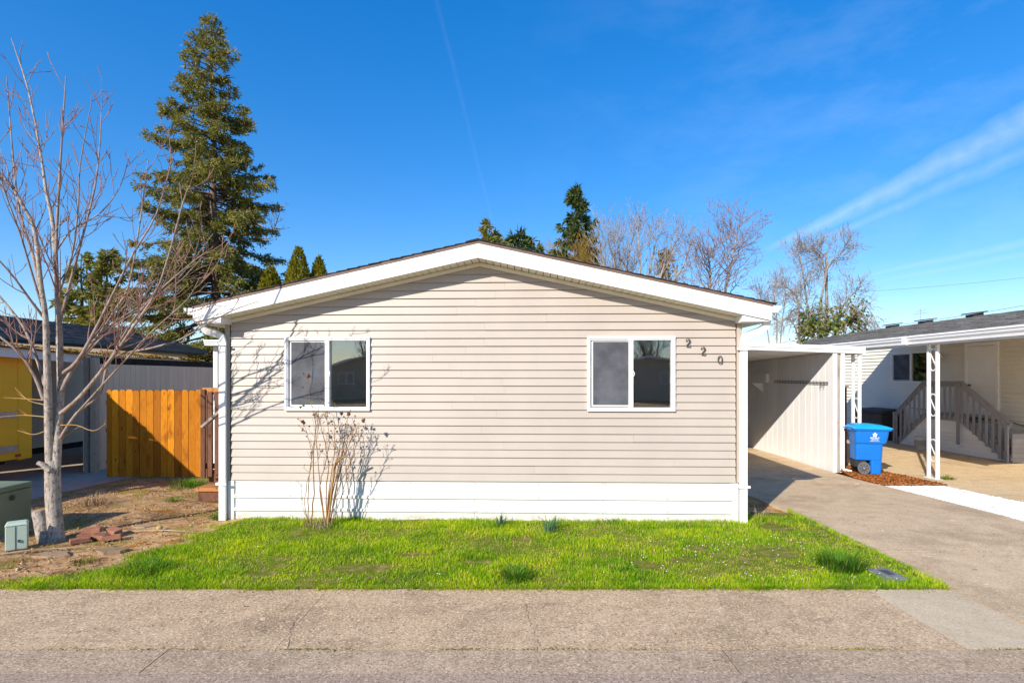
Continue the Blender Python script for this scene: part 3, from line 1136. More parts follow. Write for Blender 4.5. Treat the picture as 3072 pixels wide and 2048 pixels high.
def slider_window(root, xc, z0, z1, w, yo=-.05, screen=True, mat=None, handle=True):
    """horizontal sliding window: trim frame, sashes, panes, insect screen on the left half"""
    mat = mat or M['white_vinyl']
    x0, x1 = xc - w / 2, xc + w / 2
    fr = MB()
    t = .031
    fr.box(x0, x1, yo, .06, z1 - t, z1).box(x0, x1, yo, .06, z0, z0 + t)
    fr.box(x0, x0 + t, yo + .001, .059, z0 + t, z1 - t).box(x1 - t, x1, yo + .001, .059, z0 + t, z1 - t)
    win = fr.build('window', mat, root, bevel=.004)
    t2 = .021
    i0, i1, j0, j1 = x0 + t, x1 - t, z0 + t, z1 - t
    s2 = MB()
    y2, y3 = yo + .016, .05
    s2.box(i0, i1, y2, y3, j1 - t2, j1).box(i0, i1, y2, y3, j0, j0 + t2)
    s2.box(i0, i0 + t2 * .7, y2 + .001, y3, j0 + t2, j1 - t2).box(i1 - t2, i1, y2 + .001, y3, j0 + t2, j1 - t2)
    s2.build('sash', mat, win, bevel=.003)
    MB().box(xc - .032, xc + .030, yo + .008, .052, j0 + .004, j1 - .004).build('meeting_stile', mat, win, bevel=.004)
    a0, a1 = xc + .030, i1 - t2
    g = MB().box(a0, a1, .012, .018, j0 + t2, j1 - t2).build('pane', M['glass'], win)
    g = MB().box(i0 + t2, xc - .032, .030, .036, j0 + t2, j1 - t2).build('pane', M['glass'], win)
    if screen:
        sm = MB()
        u0, u1, v0, v1 = i0 + t2 * 1.6, xc - .034, j0 + t2 + .012, j1 - t2 - .008
        q = .020
        sm.box(u0, u1, -.010, .004, v1 - q * .7, v1).box(u0, u1, -.010, .004, v0, v0 + q).box(u0, u0 + q, -.011, .003, v0 + q, v1 - q * .7)
        sm.build('screen_frame', mat, win, bevel=.002)
        MB().box(u0 + q, u1, -.003, -.001, v0 + q, v1 - q * .7).build('insect_screen', M['screen'], win)
    if handle:
        zc = (z0 + z1) / 2
        MB().tube([(xc + .033, yo + .01, zc - .035), (xc + .046, yo - .004, zc), (xc + .033, yo + .01, zc + .035)], .005, 6).build('latch', mat, win)
    return win


# ------------------------------------------------------------------ the taupe house
HW = 3.66          # half width of the front wall
OH = .30           # overhang of the gable
EX = 3.985         # half width of the roof
SLOPE = .2207
HD = 16.0
HY = R(-1.7)
house = thing('mobile_home', 'taupe vinyl sided mobile home with white gable trim and number 220', 'house', (-.459, 7.825, 0), HY)
WIN = [(-2.197, 1.563, 2.622), (2.145, 1.563, 2.622)]
WW = 1.236
holes = [(c - WW / 2 + .012, c + WW / 2 - .012, a + .012, b - .012) for c, a, b in WIN]


def soff(x):
    return 3.684 - SLOPE * abs(x)


wall_panel(house, -HW, HW, .06, 2.86, holes, .002, .10, M['dark'], 'front_wall')
MB().prism([(-HW, 2.86), (HW, 2.86), (HW, soff(HW) - .004), (0, soff(0) - .004), (-HW, soff(HW) - .004)], 'y', .003, .10).build('gable_wall', M['dark'], house)
for xa_, xb_ in ((-HW, -HW + .1), (HW - .1, HW)):
    sd_ = MB().box(xa_, xb_, .1, .7, .55, 2.87).box(xa_, xb_, 2.1, HD, .55, 2.87).box(xa_, xb_, .7, 2.1, .55, 1.3).box(xa_, xb_, .7, 2.1, 2.5, 2.87)
    sw_ = sd_.build('side_wall', M['siding'], house)
    MB().box((xa_ + xb_) / 2 - .004, (xa_ + xb_) / 2 + .004, .7, 2.1, 1.3, 2.5).build('pane', M['glass'], sw_)  # unseen side windows, added to bring daylight into the front rooms
MB().box(-HW, HW, HD - .1, HD + .02, .0, 2.87).build('rear_wall', M['siding'], house)
siding(house, -HW + .05, HW - .05, .560, 3.66, .1136, M['siding'], holes, lambda z: (3.684 - .02 - z) / SLOPE, joints=1)
for s in (-1, 1):
    MB().box(s * HW - .035, s * HW + .035, -.032, .06, .56, 2.85).build('corner_post', M['trim_taupe'], house, bevel=.006)
    # skirting side
    MB().box(s * HW - .04, s * HW + .01, .02, HD, -.25, .55).build('side_skirting', M['skirt'], house)
# windows with rooms behind
for (c, a, b) in WIN:
    slider_window(house, c, a, b, WW)
rm = MB()
for sx in (-1, 1):
    x0, x1 = (.06, HW - .1) if sx > 0 else (-HW + .1, -.06)
    MB().box(x0, x1, 2.6, 2.66, .6, 2.95).build('room_wall', M['room_wall'], house)
    MB().box(x0, x1, .1, 3.4, .56, .6).build('room_floor', M['room_floor'], house)
    MB().box(x0, x1, .1, 3.46, 2.78, 2.82).build('room_ceiling', M['room_wall'], house)
MB().box(-.06, .06, .1, 3.46, .56, 2.9).build('room_partition', M['room_wall'], house)
# door and shelves seen dimly in the left room
MB().box(-2.35, -1.55, 2.56, 2.6, .6, 2.6).build('inner_door', M['room_white'], house)
MB().box(2.0, 2.45, 2.2, 2.58, .6, 1.75).build('inner_cabinet', M['room_white'], house)
# skirting panels with two raised ribs
prof = [(0, -.03), (-.004, .0), (-.006, .115), (-.006, .122), (-.030, .120), (-.030, .158), (-.006, .165), (-.006, .310), (-.030, .308), (-.030, .348), (-.006, .355), (-.006, .520), (-.012, .55), (0.02, .55), (.02, -.03)]
px = [-3.56, -1.90, -.08, 1.75, 3.562]
for i, (a, b) in enumerate(zip(px[:-1], px[1:])):
    sk = MB().prism(prof, 'x', a + .002, b - .002).build('skirting_panel', M['skirt'], house)
    scw = MB()
    for xq in ((a + .03), (a + b) / 2):
        for zq in (.14, .33, .53, .06):
            scw.lathe([(0.0001, 0), (.006, 0), (.006, .004), (.0001, .005)], 6)
            for q in range(len(scw.v) - 24, len(scw.v)):
                v_ = scw.v[q]
                scw.v[q] = (xq + v_[0], -.031 - v_[2], zq + v_[1])
    scw.build('screws', M['gunmetal'], sk)
MB().box(-3.56, 3.53, -.012, .02, .548, .562).build('starter_strip', M['drip'], house)
for s in (-1, 1):
    MB().box(s * 3.605 - .045, s * 3.605 + .045, -.026, .02, -.05, .552).build('skirting_corner', M['skirt'], house, bevel=.004)
# frieze trim below the gable soffit
for s in (-1, 1):
    a, b = Vector((0, -.022, soff(0) - .036)), Vector((s * (HW - .03), -.022, soff(HW - .03) - .036))
    MB().hexa([(a.x, -.036, a.z - .022), (b.x, -.036, b.z - .022), (b.x, 0, b.z - .022), (a.x, 0, a.z - .022), (a.x, -.036, a.z + .03), (b.x, -.036, b.z + .03), (b.x, 0, b.z + .03), (a.x, 0, a.z + .03)]).build('frieze_trim', M['soffit'], house)
# soffit boards
for s in (-1, 1):
    x = .0
    while x < 3.62:
        a, b = x + .005, x + .095
        za, zb = soff(a), soff(b)
        pts = [(s * a, -OH + .02, za), (s * b, -OH + .02, zb), (s * b, .0, zb), (s * a, .0, za)]
        MB().hexa(pts + [(p[0], p[1], p[2] + .012) for p in pts]).build('soffit_panel', M['soffit'], house)
        x += .1
# barge boards
ft = 3.884
for s in (-1, 1):
    f = MB().hexa([(0, -OH - .02, ft - .200), (s * EX, -OH - .02, ft - .195 - SLOPE * EX), (s * EX, -OH + .018, ft - .195 - SLOPE * EX), (0, -OH + .018, ft - .200),
                   (0, -OH - .02, ft), (s * EX, -OH - .02, ft - SLOPE * EX), (s * EX, -OH + .018, ft - SLOPE * EX), (0, -OH + .018, ft)])
    f.build('barge_board', M['white'], house, bevel=.003)
    # eave box: level soffit, end cap and fascia along the side
    zb = 2.800
    cap = MB().prism([(s * 3.60, zb), (s * (EX - .004), zb), (s * (EX - .004), ft - .2 - SLOPE * EX), (s * 3.60, soff(3.60))], 'y', -OH + .004, -OH + .03)
    cap.build('eave_return', M['white'], house)
    MB().box(min(s * 3.60, s * EX), max(s * 3.60, s * EX), -OH + .03, HD + .2, zb, zb + .02).build('eave_soffit', M['white'], house)
    MB().box(min(s * (EX - .025), s * EX), max(s * (EX - .025), s * EX), -OH + .03, HD + .2, zb + .02, ft - SLOPE * EX).build('eave_fascia', M['white'], house)
    e0 = min(s * 3.60, s * 3.615)
    MB().prism([(s * 3.60, zb + .02), (s * 3.62, zb + .02), (s * 3.62, soff(3.62)), (s * 3.60, soff(3.60))], 'y', -OH + .03, .0).build('eave_side', M['white'], house)
    # gutter with its profile showing at the end
    gp = [(EX + .002, 2.915), (EX + .075, 2.915), (EX + .10, 2.955), (EX + .135, 2.985), (EX + .138, 3.008), (EX + .002, 3.008)]
    MB().prism([(s * q[0], q[1]) for q in gp], 'y', -OH - .02, HD + .2).build('gutter', M['white'], house, bevel=.003)
    # drip edge and shingles
    zt = ft
    MB().hexa([(0, -OH - .028, zt + .001), (s * (EX + .01), -OH - .028, zt + .001 - SLOPE * (EX + .01)), (s * (EX + .01), -OH + .03, zt + .001 - SLOPE * (EX + .01)), (0, -OH + .03, zt + .001),
               (0, -OH - .028, zt + .034), (s * (EX + .01), -OH - .028, zt + .034 - SLOPE * (EX + .01)), (s * (EX + .01), -OH + .03, zt + .034 - SLOPE * (EX + .01)), (0, -OH + .03, zt + .034)]).build('drip_edge', M['drip'], house)
    deck = MB().hexa([(0, -OH + .031, zt - .03), (s * EX, -OH + .031, zt - .03 - SLOPE * EX), (s * EX, HD + .3, zt - .03 - SLOPE * EX), (0, HD + .3, zt - .03),
                      (0, -OH + .031, zt + .03), (s * EX, -OH + .031, zt + .03 - SLOPE * EX), (s * EX, HD + .3, zt + .03 - SLOPE * EX), (0, HD + .3, zt + .03)]).build('roof', M['shingle_dark'], house)
    cm = MB()
    nc = 27
    for i in range(nc):
        xa, xb = (EX + .04) * i / nc, (EX + .04) * (i + 1) / nc + .02
        za, zb_ = zt + .036 - SLOPE * xa, zt + .036 - SLOPE * xb + .010
        y0 = -OH - .042 + rng.uniform(-.006, .006)
        cm.hexa([(s * xa, y0, za), (s * xb, y0, zb_ - .004), (s * xb, HD + .3, zb_ - .004), (s * xa, HD + .3, za), (s * xa, y0, za + .008), (s * xb, y0, zb_ + .010), (s * xb, HD + .3, zb_ + .010), (s * xa, HD + .3, za + .008)])
    stuff(cm.build('shingle_courses', M['shingle_dark'], deck))
MB().prism([(-.16, ft + .036 - .16 * SLOPE + .012), (0, ft + .05), (.16, ft + .036 - .16 * SLOPE + .012), (.16, ft + .036 - .16 * SLOPE + .022), (0, ft + .062), (-.16, ft + .036 - .16 * SLOPE + .022)], 'y', -OH - .05, HD + .3).build('ridge_cap', M['shingle_dark'], house)
# downpipes
for s in (-1, 1):
    pts = [(s * 3.93, -.20, 2.83), (s * 3.925, -.19, 2.745), (s * 3.87, -.16, 2.70), (s * 3.775, -.10, 2.665), (s * 3.715, -.072, 2.63), (s * 3.70, -.068, 2.56), (s * 3.70, -.068, 1.2), (s * 3.70, -.068, -.01)]
    if s > 0:
        pts = [(s * 3.97, -.20, 2.83), (s * 3.96, -.19, 2.75), (s * 3.90, -.15, 2.69), (s * 3.79, -.10, 2.645), (s * 3.715, -.072, 2.60), (s * 3.70, -.068, 2.52), (s * 3.70, -.068, 1.2), (s * 3.70, -.068, -.02)]
    dp = MB().tube(pts, .062, 4, True, PI / 4, .80, 1.08).build('downpipe', M['downpipe'], house, bevel=.006)
    for zq in ((2.52, .52) if s < 0 else (2.44, .52)):
        MB().box(s * 3.70 - .075, s * 3.70 + .075, -.128, -.120, zq - .017, zq + .017).build('strap', M['downpipe'], dp)
        MB().box(s * 3.70 - .078, s * 3.70 - .062, -.122, -.034, zq - .016, zq + .016).build('strap', M['downpipe'], dp)


# house number: flat metal numerals
def stroke(pts, wid, y0, y1):
    m = MB()
    n_ = len(pts)
    L, Rr = [], []
    for i, p in enumerate(pts):
        a, b = Vector(pts[max(i - 1, 0)]), Vector(pts[min(i + 1, n_ - 1)])
        t = (b - a).normalized()
        nn = Vector((-t.y, t.x))
        L.append(Vector(p) + nn * wid[i] / 2)
        Rr.append(Vector(p) - nn * wid[i] / 2)
    vs = []
    for a, b in zip(L, Rr):
        vs += [(a.x, y0, a.y), (b.x, y0, b.y), (a.x, y1, a.y), (b.x, y1, b.y)]
    fs = []
    for i in range(n_ - 1):
        q, w = 4 * i, 4 * i + 4
        fs += [(q, q + 1, w + 1, w), (q + 2, w + 2, w + 3, q + 3), (q, w, w + 2, q + 2), (q + 1, q + 3, w + 3, w + 1)]
    fs += [(0, 2, 3, 1), (4 * n_ - 4, 4 * n_ - 3, 4 * n_ - 1, 4 * n_ - 2)]
    return m.add(vs, fs)


two = [(-.026, .026), (-.028, .036), (-.018, .048), (.0, .052), (.018, .046), (.026, .030), (.020, .010), (.0, -.016), (-.018, -.036), (-.030, -.048), (-.016, -.042), (.004, -.047), (.022, -.047), (.032, -.030)]
tww = [.016, .010, .007, .009, .014, .018, .017, .012, .009, .006, .013, .017, .013, .004]
zero = [(.028 * math.cos(a), .052 * math.sin(a)) for a in np.linspace(PI / 2, PI / 2 + 2 * PI, 25)]
zww = [.006 + .008 * abs(math.cos(a)) for a in np.linspace(PI / 2, PI / 2 + 2 * PI, 25)]
for (lx, lz, g, ww_) in [(2.942, 2.530, two, tww), (3.152, 2.415, two, tww), (3.388, 2.292, zero, zww)]:
    o = stroke([(lx + p[0], lz + p[1]) for p in g], ww_, -.046, -.034).build('house_number', M['gunmetal'], house)
    o['label'] = 'dark metal numeral %s on the siding' % ('zero' if g is zero else 'two')

# ------------------------------------------------------------------ carport on the right
cp = thing('carport', 'white flat roofed carport with panelled side wall right of the taupe house', 'carport', (0, 0, 0))
BY = 12.95                                      # front beam depth


def beam_z(x):
    return 2.815 - .034 * (x - 3.3) - .0


fx0, fx1 = 3.42, 8.30
for k, (lo, hi, yy) in enumerate([(.0, .165, 0)]):
    pr = [(0, 0), (-.03, .004), (-.03, .03), (-.012, .042), (-.012, .075), (-.035, .082), (-.035, .105), (-.015, .115), (-.015, .148), (-.03, .152), (-.03, .172), (.05, .172), (.05, 0)]
    m = MB()
    vs = [(fx0, BY + q[0], beam_z(fx0) - .05 + q[1]) for q in pr] + [(fx1, BY + q[0], beam_z(fx1) - .05 + q[1]) for q in pr]
    nn = len(pr)
    m.add(vs, [tuple(range(nn))[::-1], tuple(range(nn, 2 * nn))] + [(i, (i + 1) % nn, nn + (i + 1) % nn, nn + i) for i in range(nn)])
    m.build('roof_beam', M['white'], cp)
rp = MB()
nx = 16
for i in range(nx):
    xa, xb = fx0 + (fx1 - fx0) * i / nx + .003, fx0 + (fx1 - fx0) * (i + 1) / nx - .003
    za, zb = beam_z(xa) - .02, beam_z(xb) - .02
    q = [(xa, BY + .05, za), (xb, BY + .05, zb), (xb, 23, zb - .26), (xa, 23, za - .26)]
    MB().hexa(q + [(p[0], p[1], p[2] + .03) for p in q]).build('roof_panel', M['carwall'], cp)
MB().box(fx1 - .01, fx1 + .05, BY - .04, 20, beam_z(fx1) - .06, beam_z(fx1) + .13).build('side_gutter', M['white'], cp)
# side wall of vertical grooved panels
WX = 7.62
y = 13.0
while y < 21.5:
    MB().box(WX, WX + .10, y + .003, y + .297, gz(y) - .02, beam_z(WX) - .03 - .026 * (y - BY)).build('wall_panel', M['carwall'], cp, bevel=.004)
    y += .30
MB().box(WX + .1, WX + .22, 13.0, 21.4, gz(13) - .02, 2.2).build('wall_core', M['carwall'], cp)
MB().box(WX - .012, WX + .09, 12.955, 12.995, gz(13) - .02, beam_z(WX) - .052).build('end_board', M['white'], cp, bevel=.004)
MB().box(WX + .10, WX + .17, 12.985, 12.998, gz(13) - .02, beam_z(WX) - .052).build('gap_board', M['greywood'], cp)
dp = MB().tube([(WX + .20, 12.93, beam_z(WX) - .07), (WX + .20, 12.93, 1.0), (WX + .20, 12.93, gz(13) + .10), (WX + .22, 12.87, gz(13) + .05), (WX + .30, 12.74, gz(13) + .035)], .046, 4, True, PI / 4, 1, 1)
dp.build('downpipe', M['downpipe'], cp, bevel=.006)
MB().box(WX - .10, WX - .002, 16.2, 17.3, 1.88, 2.14).prism([(WX - .35, 1.86), (WX - .002, 1.86), (WX - .002, 1.60)], 'y', 16.6, 16.64).build('shelf_bracket', M['carwall'], cp)
rk = MB()
ya, yb = 13.15, 15.8
za_, zb_ = 1.90, 1.915
rk.bar((WX - .03, ya, za_ + .03), (WX - .03, yb, zb_ + .03), .012, .012)
rk.bar((WX - .03, ya, za_ - .02), (WX - .03, yb, zb_ - .02), .012, .012)
for i in range(18):
    t = i / 17
    rk.bar((WX - .03, ya + (yb - ya) * t, za_ - .02), (WX - .03, ya + (yb - ya) * t, za_ + .03), .01, .01, (0, 1, 0))
rk.bar((WX - .04, ya + .25, za_ - .02), (WX - .07, ya + .28, za_ - .13), .012, .012, (0, 1, 0))
rk.bar((WX - .04, ya + .12, za_ - .02), (WX - .07, ya + .15, za_ - .11), .012, .012, (0, 1, 0))
rk.build('tool_rack', M['gunmetal'], cp)


def scroll_post(name, root_thing, x, y, ztop, zbot, sep=.25, leg=.062, as_part=True):
    """ornamental flat column: two square legs one behind the other joined by S scrolls"""
    near = MB().box(x - leg / 2, x + leg / 2, y, y + leg, zbot, ztop).build('column_leg', M['white'], root_thing, bevel=.008)
    far = MB().box(x - leg / 2, x + leg / 2, y + sep, y + sep + leg * .9, zbot, ztop).build('column_leg', M['white'], root_thing, bevel=.008)
    y0, y1 = y + leg, y + sep
    c, hw = (y0 + y1) / 2, (y1 - y0) / 2
    H = ztop - zbot
    k = max(2, round(H / .95))
    for i in range(k):
        zc = zbot + H * (i + .62) / k
        pts = []
        hh = .24
        for a in np.linspace(0, PI, 9):
            pts.append((x, c - hw * .9 * math.cos(PI - a) , zc + hh - hw * .9 + hw * .9 * math.sin(a)))
        # top arch runs far to near, diagonal goes down, bottom arch mirrored
        pts = [(x, c - hw * .9 * math.cos(a), zc + hh - hw + hw * 1.0 * math.sin(a)) for a in np.linspace(0, PI, 9)]
        pts += [(x, c - hw * .9 * math.cos(a), zc - hh + hw - hw * 1.0 * math.sin(a)) for a in np.linspace(0, PI, 9)]
        MB().tube(pts, .013, 4, True, PI / 4, 1.3, .6).build('scroll', M['white'], root_thing)


scroll_post('column', cp, 8.27, 12.98, beam_z(8.24) - .05, gz(13) - .02)

# brown shed end glimpsed between the carport wall and its column
sh = thing('brown_shed', 'dark brown board shed glimpsed behind the carport column', 'shed', (8.0, 14.2, gz(14.2)))
for i in range(5):
    MB().box(.0 + i * .14, .136 + i * .14, 0, .03, 0, 1.98).build('board', M['brownwood'], sh)
MB().box(.0, .7, .035, 1.6, 0, 1.9).build('shed_body', M['brownwood'], sh)
MB().box(-.03, .73, -.03, 1.65, 1.985, 2.02).build('shed_roof', M['greywood'], sh)

# ------------------------------------------------------------------ side porch on the left of the house
pc = thing('side_porch', 'narrow side porch with white awning column and dark brown picket rail left of the house', 'porch', (-.459, 7.825, 0), HY)


def PL(x, y, z):
    return (x, y, z)


X0 = -4.98
MB().box(X0 - .02, -3.70, 1.70, 8, 2.60, 2.64).build('awning_roof', M['white'], pc)
MB().prism([(1.64, 2.60), (1.67, 2.60), (1.67, 2.62), (1.655, 2.63), (1.655, 2.66), (1.64, 2.665), (1.64, 2.70), (1.72, 2.70), (1.72, 2.60)], 'x', X0 - .04, -3.72).build('awning_beam', M['white'], pc)
MB().box(X0 + .04, X0 + .125, 1.80, 1.885, .3, 2.60).build('column_leg', M['white'], pc, bevel=.008)
MB().box(X0 + .10, X0 + .17, 2.02, 2.09, .3, 2.60).build('column_leg', M['white'], pc, bevel=.008)
MB().box(X0 - .02, -3.72, 1.75, 8, .34, .40).build('deck', M['freshwood'], pc)
MB().box(X0, -3.9, 1.35, 1.72, .10, .16).build('step', M['freshwood'], pc)
MB().box(X0 + .02, -3.9, 1.70, 1.74, -.08, .34).build('riser', M['brownwood'], pc)
MB().box(X0 + .03, -3.95, 1.38, 1.42, -.08, .10).build('riser', M['brownwood'], pc)
MB().box(X0 - .04, -3.95, 1.60, 1.66, 1.74, 1.86).build('top_rail', M['freshwood'], pc)
MB().box(X0 - .02, -3.95, 1.62, 1.66, .44, .53).build('bottom_rail', M['brownwood'], pc)
for i in range(8):
    MB().box(X0 - .045 + i * .125, X0 + .03 + i * .125, 1.565, 1.598, .28 + .03 * (i % 2), 1.79 + .04 * (i == 0)).build('picket', M['brownwood'], pc)
MB().bar((X0 + .20, 1.2, 1.20), (X0 + .75, 1.45, 1.78), .04, .10, (0, 1, 0)).build('hand_rail', M['greywood'], pc)
MB().bar((X0 + .26, 1.5, .35), (X0 + .62, 1.5, .62), .03, .06, (0, 1, 0)).build('brace', M['brownwood'], pc)
MB().tube([(X0 + .25, 1.7, 2.02), (X0 + .30, 1.7, 1.70), (X0 + .37, 1.68, 1.60)], .012, 6).build('hose_pipe', M['downpipe'], pc)
MB().lathe([(.001, 0), (.04, .01), (.05, .06), (.03, .1), (.001, .1)], 10, (X0 + .38, 1.62, 1.90)).build('porch_lamp', M['gunmetal'], pc)

# ------------------------------------------------------------------ cedar fence
fy = 12.0
fn = thing('cedar_fence', 'orange stained cedar picket fence with dog-ear tops left of the house', 'fence', (-8.93, fy, gz(fy)))
pw = .1525
for i in range(14):
    w0, w1 = i * pw + .004, (i + 1) * pw - .004
    if i == 0:
        w0 += .03
    h = 1.93 + rng.uniform(-.012, .016)
    y0 = rng.uniform(-.006, .006)
    e = .028
    MB().prism([(w0, .03 + rng.uniform(-.01, .01)), (w1, .03 + rng.uniform(-.01, .01)), (w1, h - e * 1.3), (w1 - e, h), (w0 + e, h), (w0, h - e * 1.3)], 'y', y0 - .01, y0 + .01).build('picket', M['cedar'], fn)
for z in (.35, 1.05, 1.65):
    MB().box(.0, 14 * pw, .018, .056, z - .045, z + .045).build('rail', M['cedar'], fn)
MB().box(14 * pw + .02, 14 * pw + .11, -.02, .07, -.02, 1.86).build('post', M['brownwood'], fn)
MB().box(14 * pw - .01, 14 * pw + .015, -.02, -.012, 1.55, 1.62).build('latch', M['gunmetal'], fn)

# ------------------------------------------------------------------ left neighbour: house, carport with shed wall
nl = thing('neighbour_house', 'left neighbour house with charcoal shingle roof and slate gutter', 'house', (-13.9, 10.2, gz(12)), PI / 2)
# local x runs to the rear, local -y faces the carport
siding(nl, 1.0, 13.2, .15, 3.3, .16, M['neigh_left'], (), None, .02)
MB().box(.0, 13.4, .003, .1, -.1, 3.35).build('side_wall', M['dark'], nl)
MB().box(13.2, 13.4, -.02, 6.8, -.1, 3.35).build('rear_wall', M['olive'], nl)
MB().box(.0, .2, .0, 6.8, -.1, 3.35).build('front_wall', M['olive'], nl)
EZ = 3.42


def course_roof(root, xa, xb, y0, z0, y1, z1, mat, n=34, tab=.33, name='roof'):
    """roof plane from the eave (y0,z0) to the ridge (y1,z1) laid in stepped courses of tabs, in the thing's own axes (x along the eave)"""
    base = MB().hexa([(xa, y0, z0 - .06), (xb, y0, z0 - .06), (xb, y1, z1 - .06), (xa, y1, z1 - .06), (xa, y0, z0 - .012), (xb, y0, z0 - .012), (xb, y1, z1 - .012), (xa, y1, z1 - .012)]).build(name, mat, root)
    V, F = [], []
    for i in range(n):
        t0, t1 = i / n, (i + 1.25) / n
        t1 = min(t1, 1.0)
        ya, za = y0 + (y1 - y0) * t0, z0 + (z1 - z0) * t0
        yb, zb = y0 + (y1 - y0) * t1, z0 + (z1 - z0) * t1
        x = xa - rng.uniform(0, tab)
        while x < xb:
            w = tab * rng.uniform(.6, 1.3)
            l, r_ = max(x, xa), min(x + w - .004, xb)
            if r_ > l + .02:
                d = rng.uniform(.010, .018)
                b = len(V)
                yj = ya + rng.uniform(-.008, .008) * (1 if y1 > y0 else -1)
                V += [(l, yj, za), (r_, yj, za), (r_, yj, za + d), (l, yj, za + d), (r_, yb, zb + .001), (l, yb, zb + .001)]
                F += [(b, b + 1, b + 2, b + 3), (b + 3, b + 2, b + 4, b + 5)]
            x += w
    me = bpy.data.meshes.new('shingles')
    me.from_pydata(V, [], F)
    return stuff(link_mesh('shingles', me, mat, base))


course_roof(nl, -.3, 13.75, -.45, EZ - .02, 3.2, EZ + .85, M['shingle_char'])
course_roof(nl, -.3, 13.75, 7.2, EZ - .05, 3.2, EZ + .85, M['shingle_char'], 8, 1.2)
MB().box(-.3, 13.75, -.56, -.45, EZ - .20, EZ - .04).build('gutter', M['teal'], nl, bevel=.01)
MB().box(-.3, 13.70, -.44, -.41, EZ - .24, EZ - .09).build('fascia', M['teal'], nl)
MB().box(-.3, 13.70, -.41, .0, EZ - .26, EZ - .235).build('soffit', M['teal'], nl)
MB().prism([(-.05, 3.35), (6.8, 3.35), (3.2, EZ + .75)], 'x', 13.3, 13.4).build('gable', M['olive'], nl)
MB().tube([(10.6, 1.0, EZ + .2), (10.6, 1.0, EZ + .75)], .04, 8).build('vent_pipe', M['gunmetal'], nl)
MB().tube([(10.3, .75, EZ + .22), (10.5, .9, EZ + .30), (10.8, .85, EZ + .22)], .03, 6).build('vent_elbow', M['downpipe'], nl)

lc = thing('left_carport', 'left neighbour carport with mossy corrugated roof and taupe grooved shed wall', 'carport')
LX = -10.02
# white fascia beam sloping slightly to the rear, then the corrugated eave
def lcz(y):
    return 2.60 - .06 * (y - 10) if y < 12.9 else 2.43


MB().hexa([(LX - .04, 6.5, 2.62), (LX, 6.5, 2.62), (LX, 13.0, 2.36), (LX - .04, 13.0, 2.36), (LX - .04, 6.5, 2.80), (LX, 6.5, 2.80), (LX, 13.0, 2.54), (LX - .04, 13.0, 2.54)]).build('fascia_board', M['white'], lc)
# corrugated sheets rising away from the yard
cv, cf = [], []
for sgi in range(9):
    m = MB()
    ya, yb = 6.4 + sgi * 1.25, 6.4 + (sgi + 1) * 1.25 - .01
    k = 34
    vs = []
    for i in range(k + 1):
        y = ya + (yb - ya) * i / k
        w = .014 * math.sin(y * 2 * PI / .076)
        ze = (2.83 - .04 * (y - 6.4)) if y < 12.9 else 2.565
        vs += [(LX + .12, y, ze + w), (-13.6, y, ze + .42 + w)]
    m.add(vs, [(2 * i, 2 * i + 1, 2 * i + 3, 2 * i + 2) for i in range(k)])
    o = m.build('corrugated_sheet', M['corr'], lc)
    so_ = o.modifiers.new('t', 'SOLIDIFY')
    so_.thickness = .006
# moss pads on the eave
n = 5200
Yq = NR.uniform(9, 17.4, n)
Xq = LX + .12 - NR.uniform(0, 1, n) ** 2 * 1.6
Zq = np.where(Yq < 12.9, 2.83 - .04 * (Yq - 6.4), 2.565) + (LX + .12 - Xq) * .113 - .0
kk = np.array([mnoise.noise(Vector((x * 2, y * 1.5, 3))) for x, y in zip(Xq, Yq)]) > -.05
n = int(kk.sum())
mo = blades('roof_moss', np.stack([Xq[kk], Yq[kk], Zq[kk]], 1), NR.uniform(.03, .075, n), NR.uniform(.015, .03, n), NR.uniform(.2, 1.2, n), chip_mat('rust_moss', (.20, .10, .02), (.33, .18, .03), (.42, .27, .07)), lc)
stuff(mo)
MB().box(LX - .12, LX - .02, 13.0, 19.0, 2.33, 2.53).build('eave_board', M['dark'], lc)
y = 13.02
while y < 18.6:
    MB().box(LX + .06, LX + .08, y + .004, y + .198, gz(13) - .02, 2.36).build('wall_panel', M['shedpanel'], lc)
    y += .2032
MB().box(LX - .1, LX + .059, 13.0, 18.6, gz(13) - .02, 2.34).build('wall_core', M['dark'], lc)
MB().box(LX - .15, LX + .05, 12.96, 13.0, gz(13) - .02, 2.34).build('shed_end', M['shedpanel'], lc)
MB().box(LX + .14, LX + .27, 12.80, 12.93, gz(13) - .02, 2.50).build('post', M['tanwood'], lc)
MB().box(LX + .03, LX + .11, 12.76, 12.84, gz(13) - .02, 2.50).build('post', M['greywood'], lc)
MB().box(LX - .13, LX, 6.6, 6.73, -.02, 2.65).build('post', M['tanwood'], lc)
# ------------------------------------------------------------------ yellow box truck
tk = thing('box_truck', 'yellow box truck with aluminium rub rails parked in the left carport', 'truck', (-10.32, 11.75, gz(11.75)))
zb, zt_ = .50, 2.62
for i in range(6):
    y1 = -.34 - i * 1.22
    MB().box(-.02, .0, y1 - 1.215, y1, zb, zt_).build('side_panel', M['yellow'], tk, bevel=.003)
MB().box(-.05, .012, -.335, .0, zb - .03, zt_).build('corner_panel', M['yellow'], tk, bevel=.02)
MB().box(-2.2, -.05, -7.6, -.01, zb, zt_ + .05).build('cargo_box', M['yellow'], tk)
MB().box(-2.2, .02, -7.6, .01, zt_ + .0, zt_ + .12).build('roof_rail', M['alu'], tk, bevel=.01)
for z in (.66, 1.36):
    MB().box(.001, .028, -7.5, -.36, z, z + .135).build('rub_rail', M['alu'], tk, bevel=.004)
rv = MB()
for z in (.7, .76, 1.40, 1.46):
    for k in range(12):
        rv.box(.028, .034, -.42 - .6 * k, -.40 - .6 * k, z, z + .02)
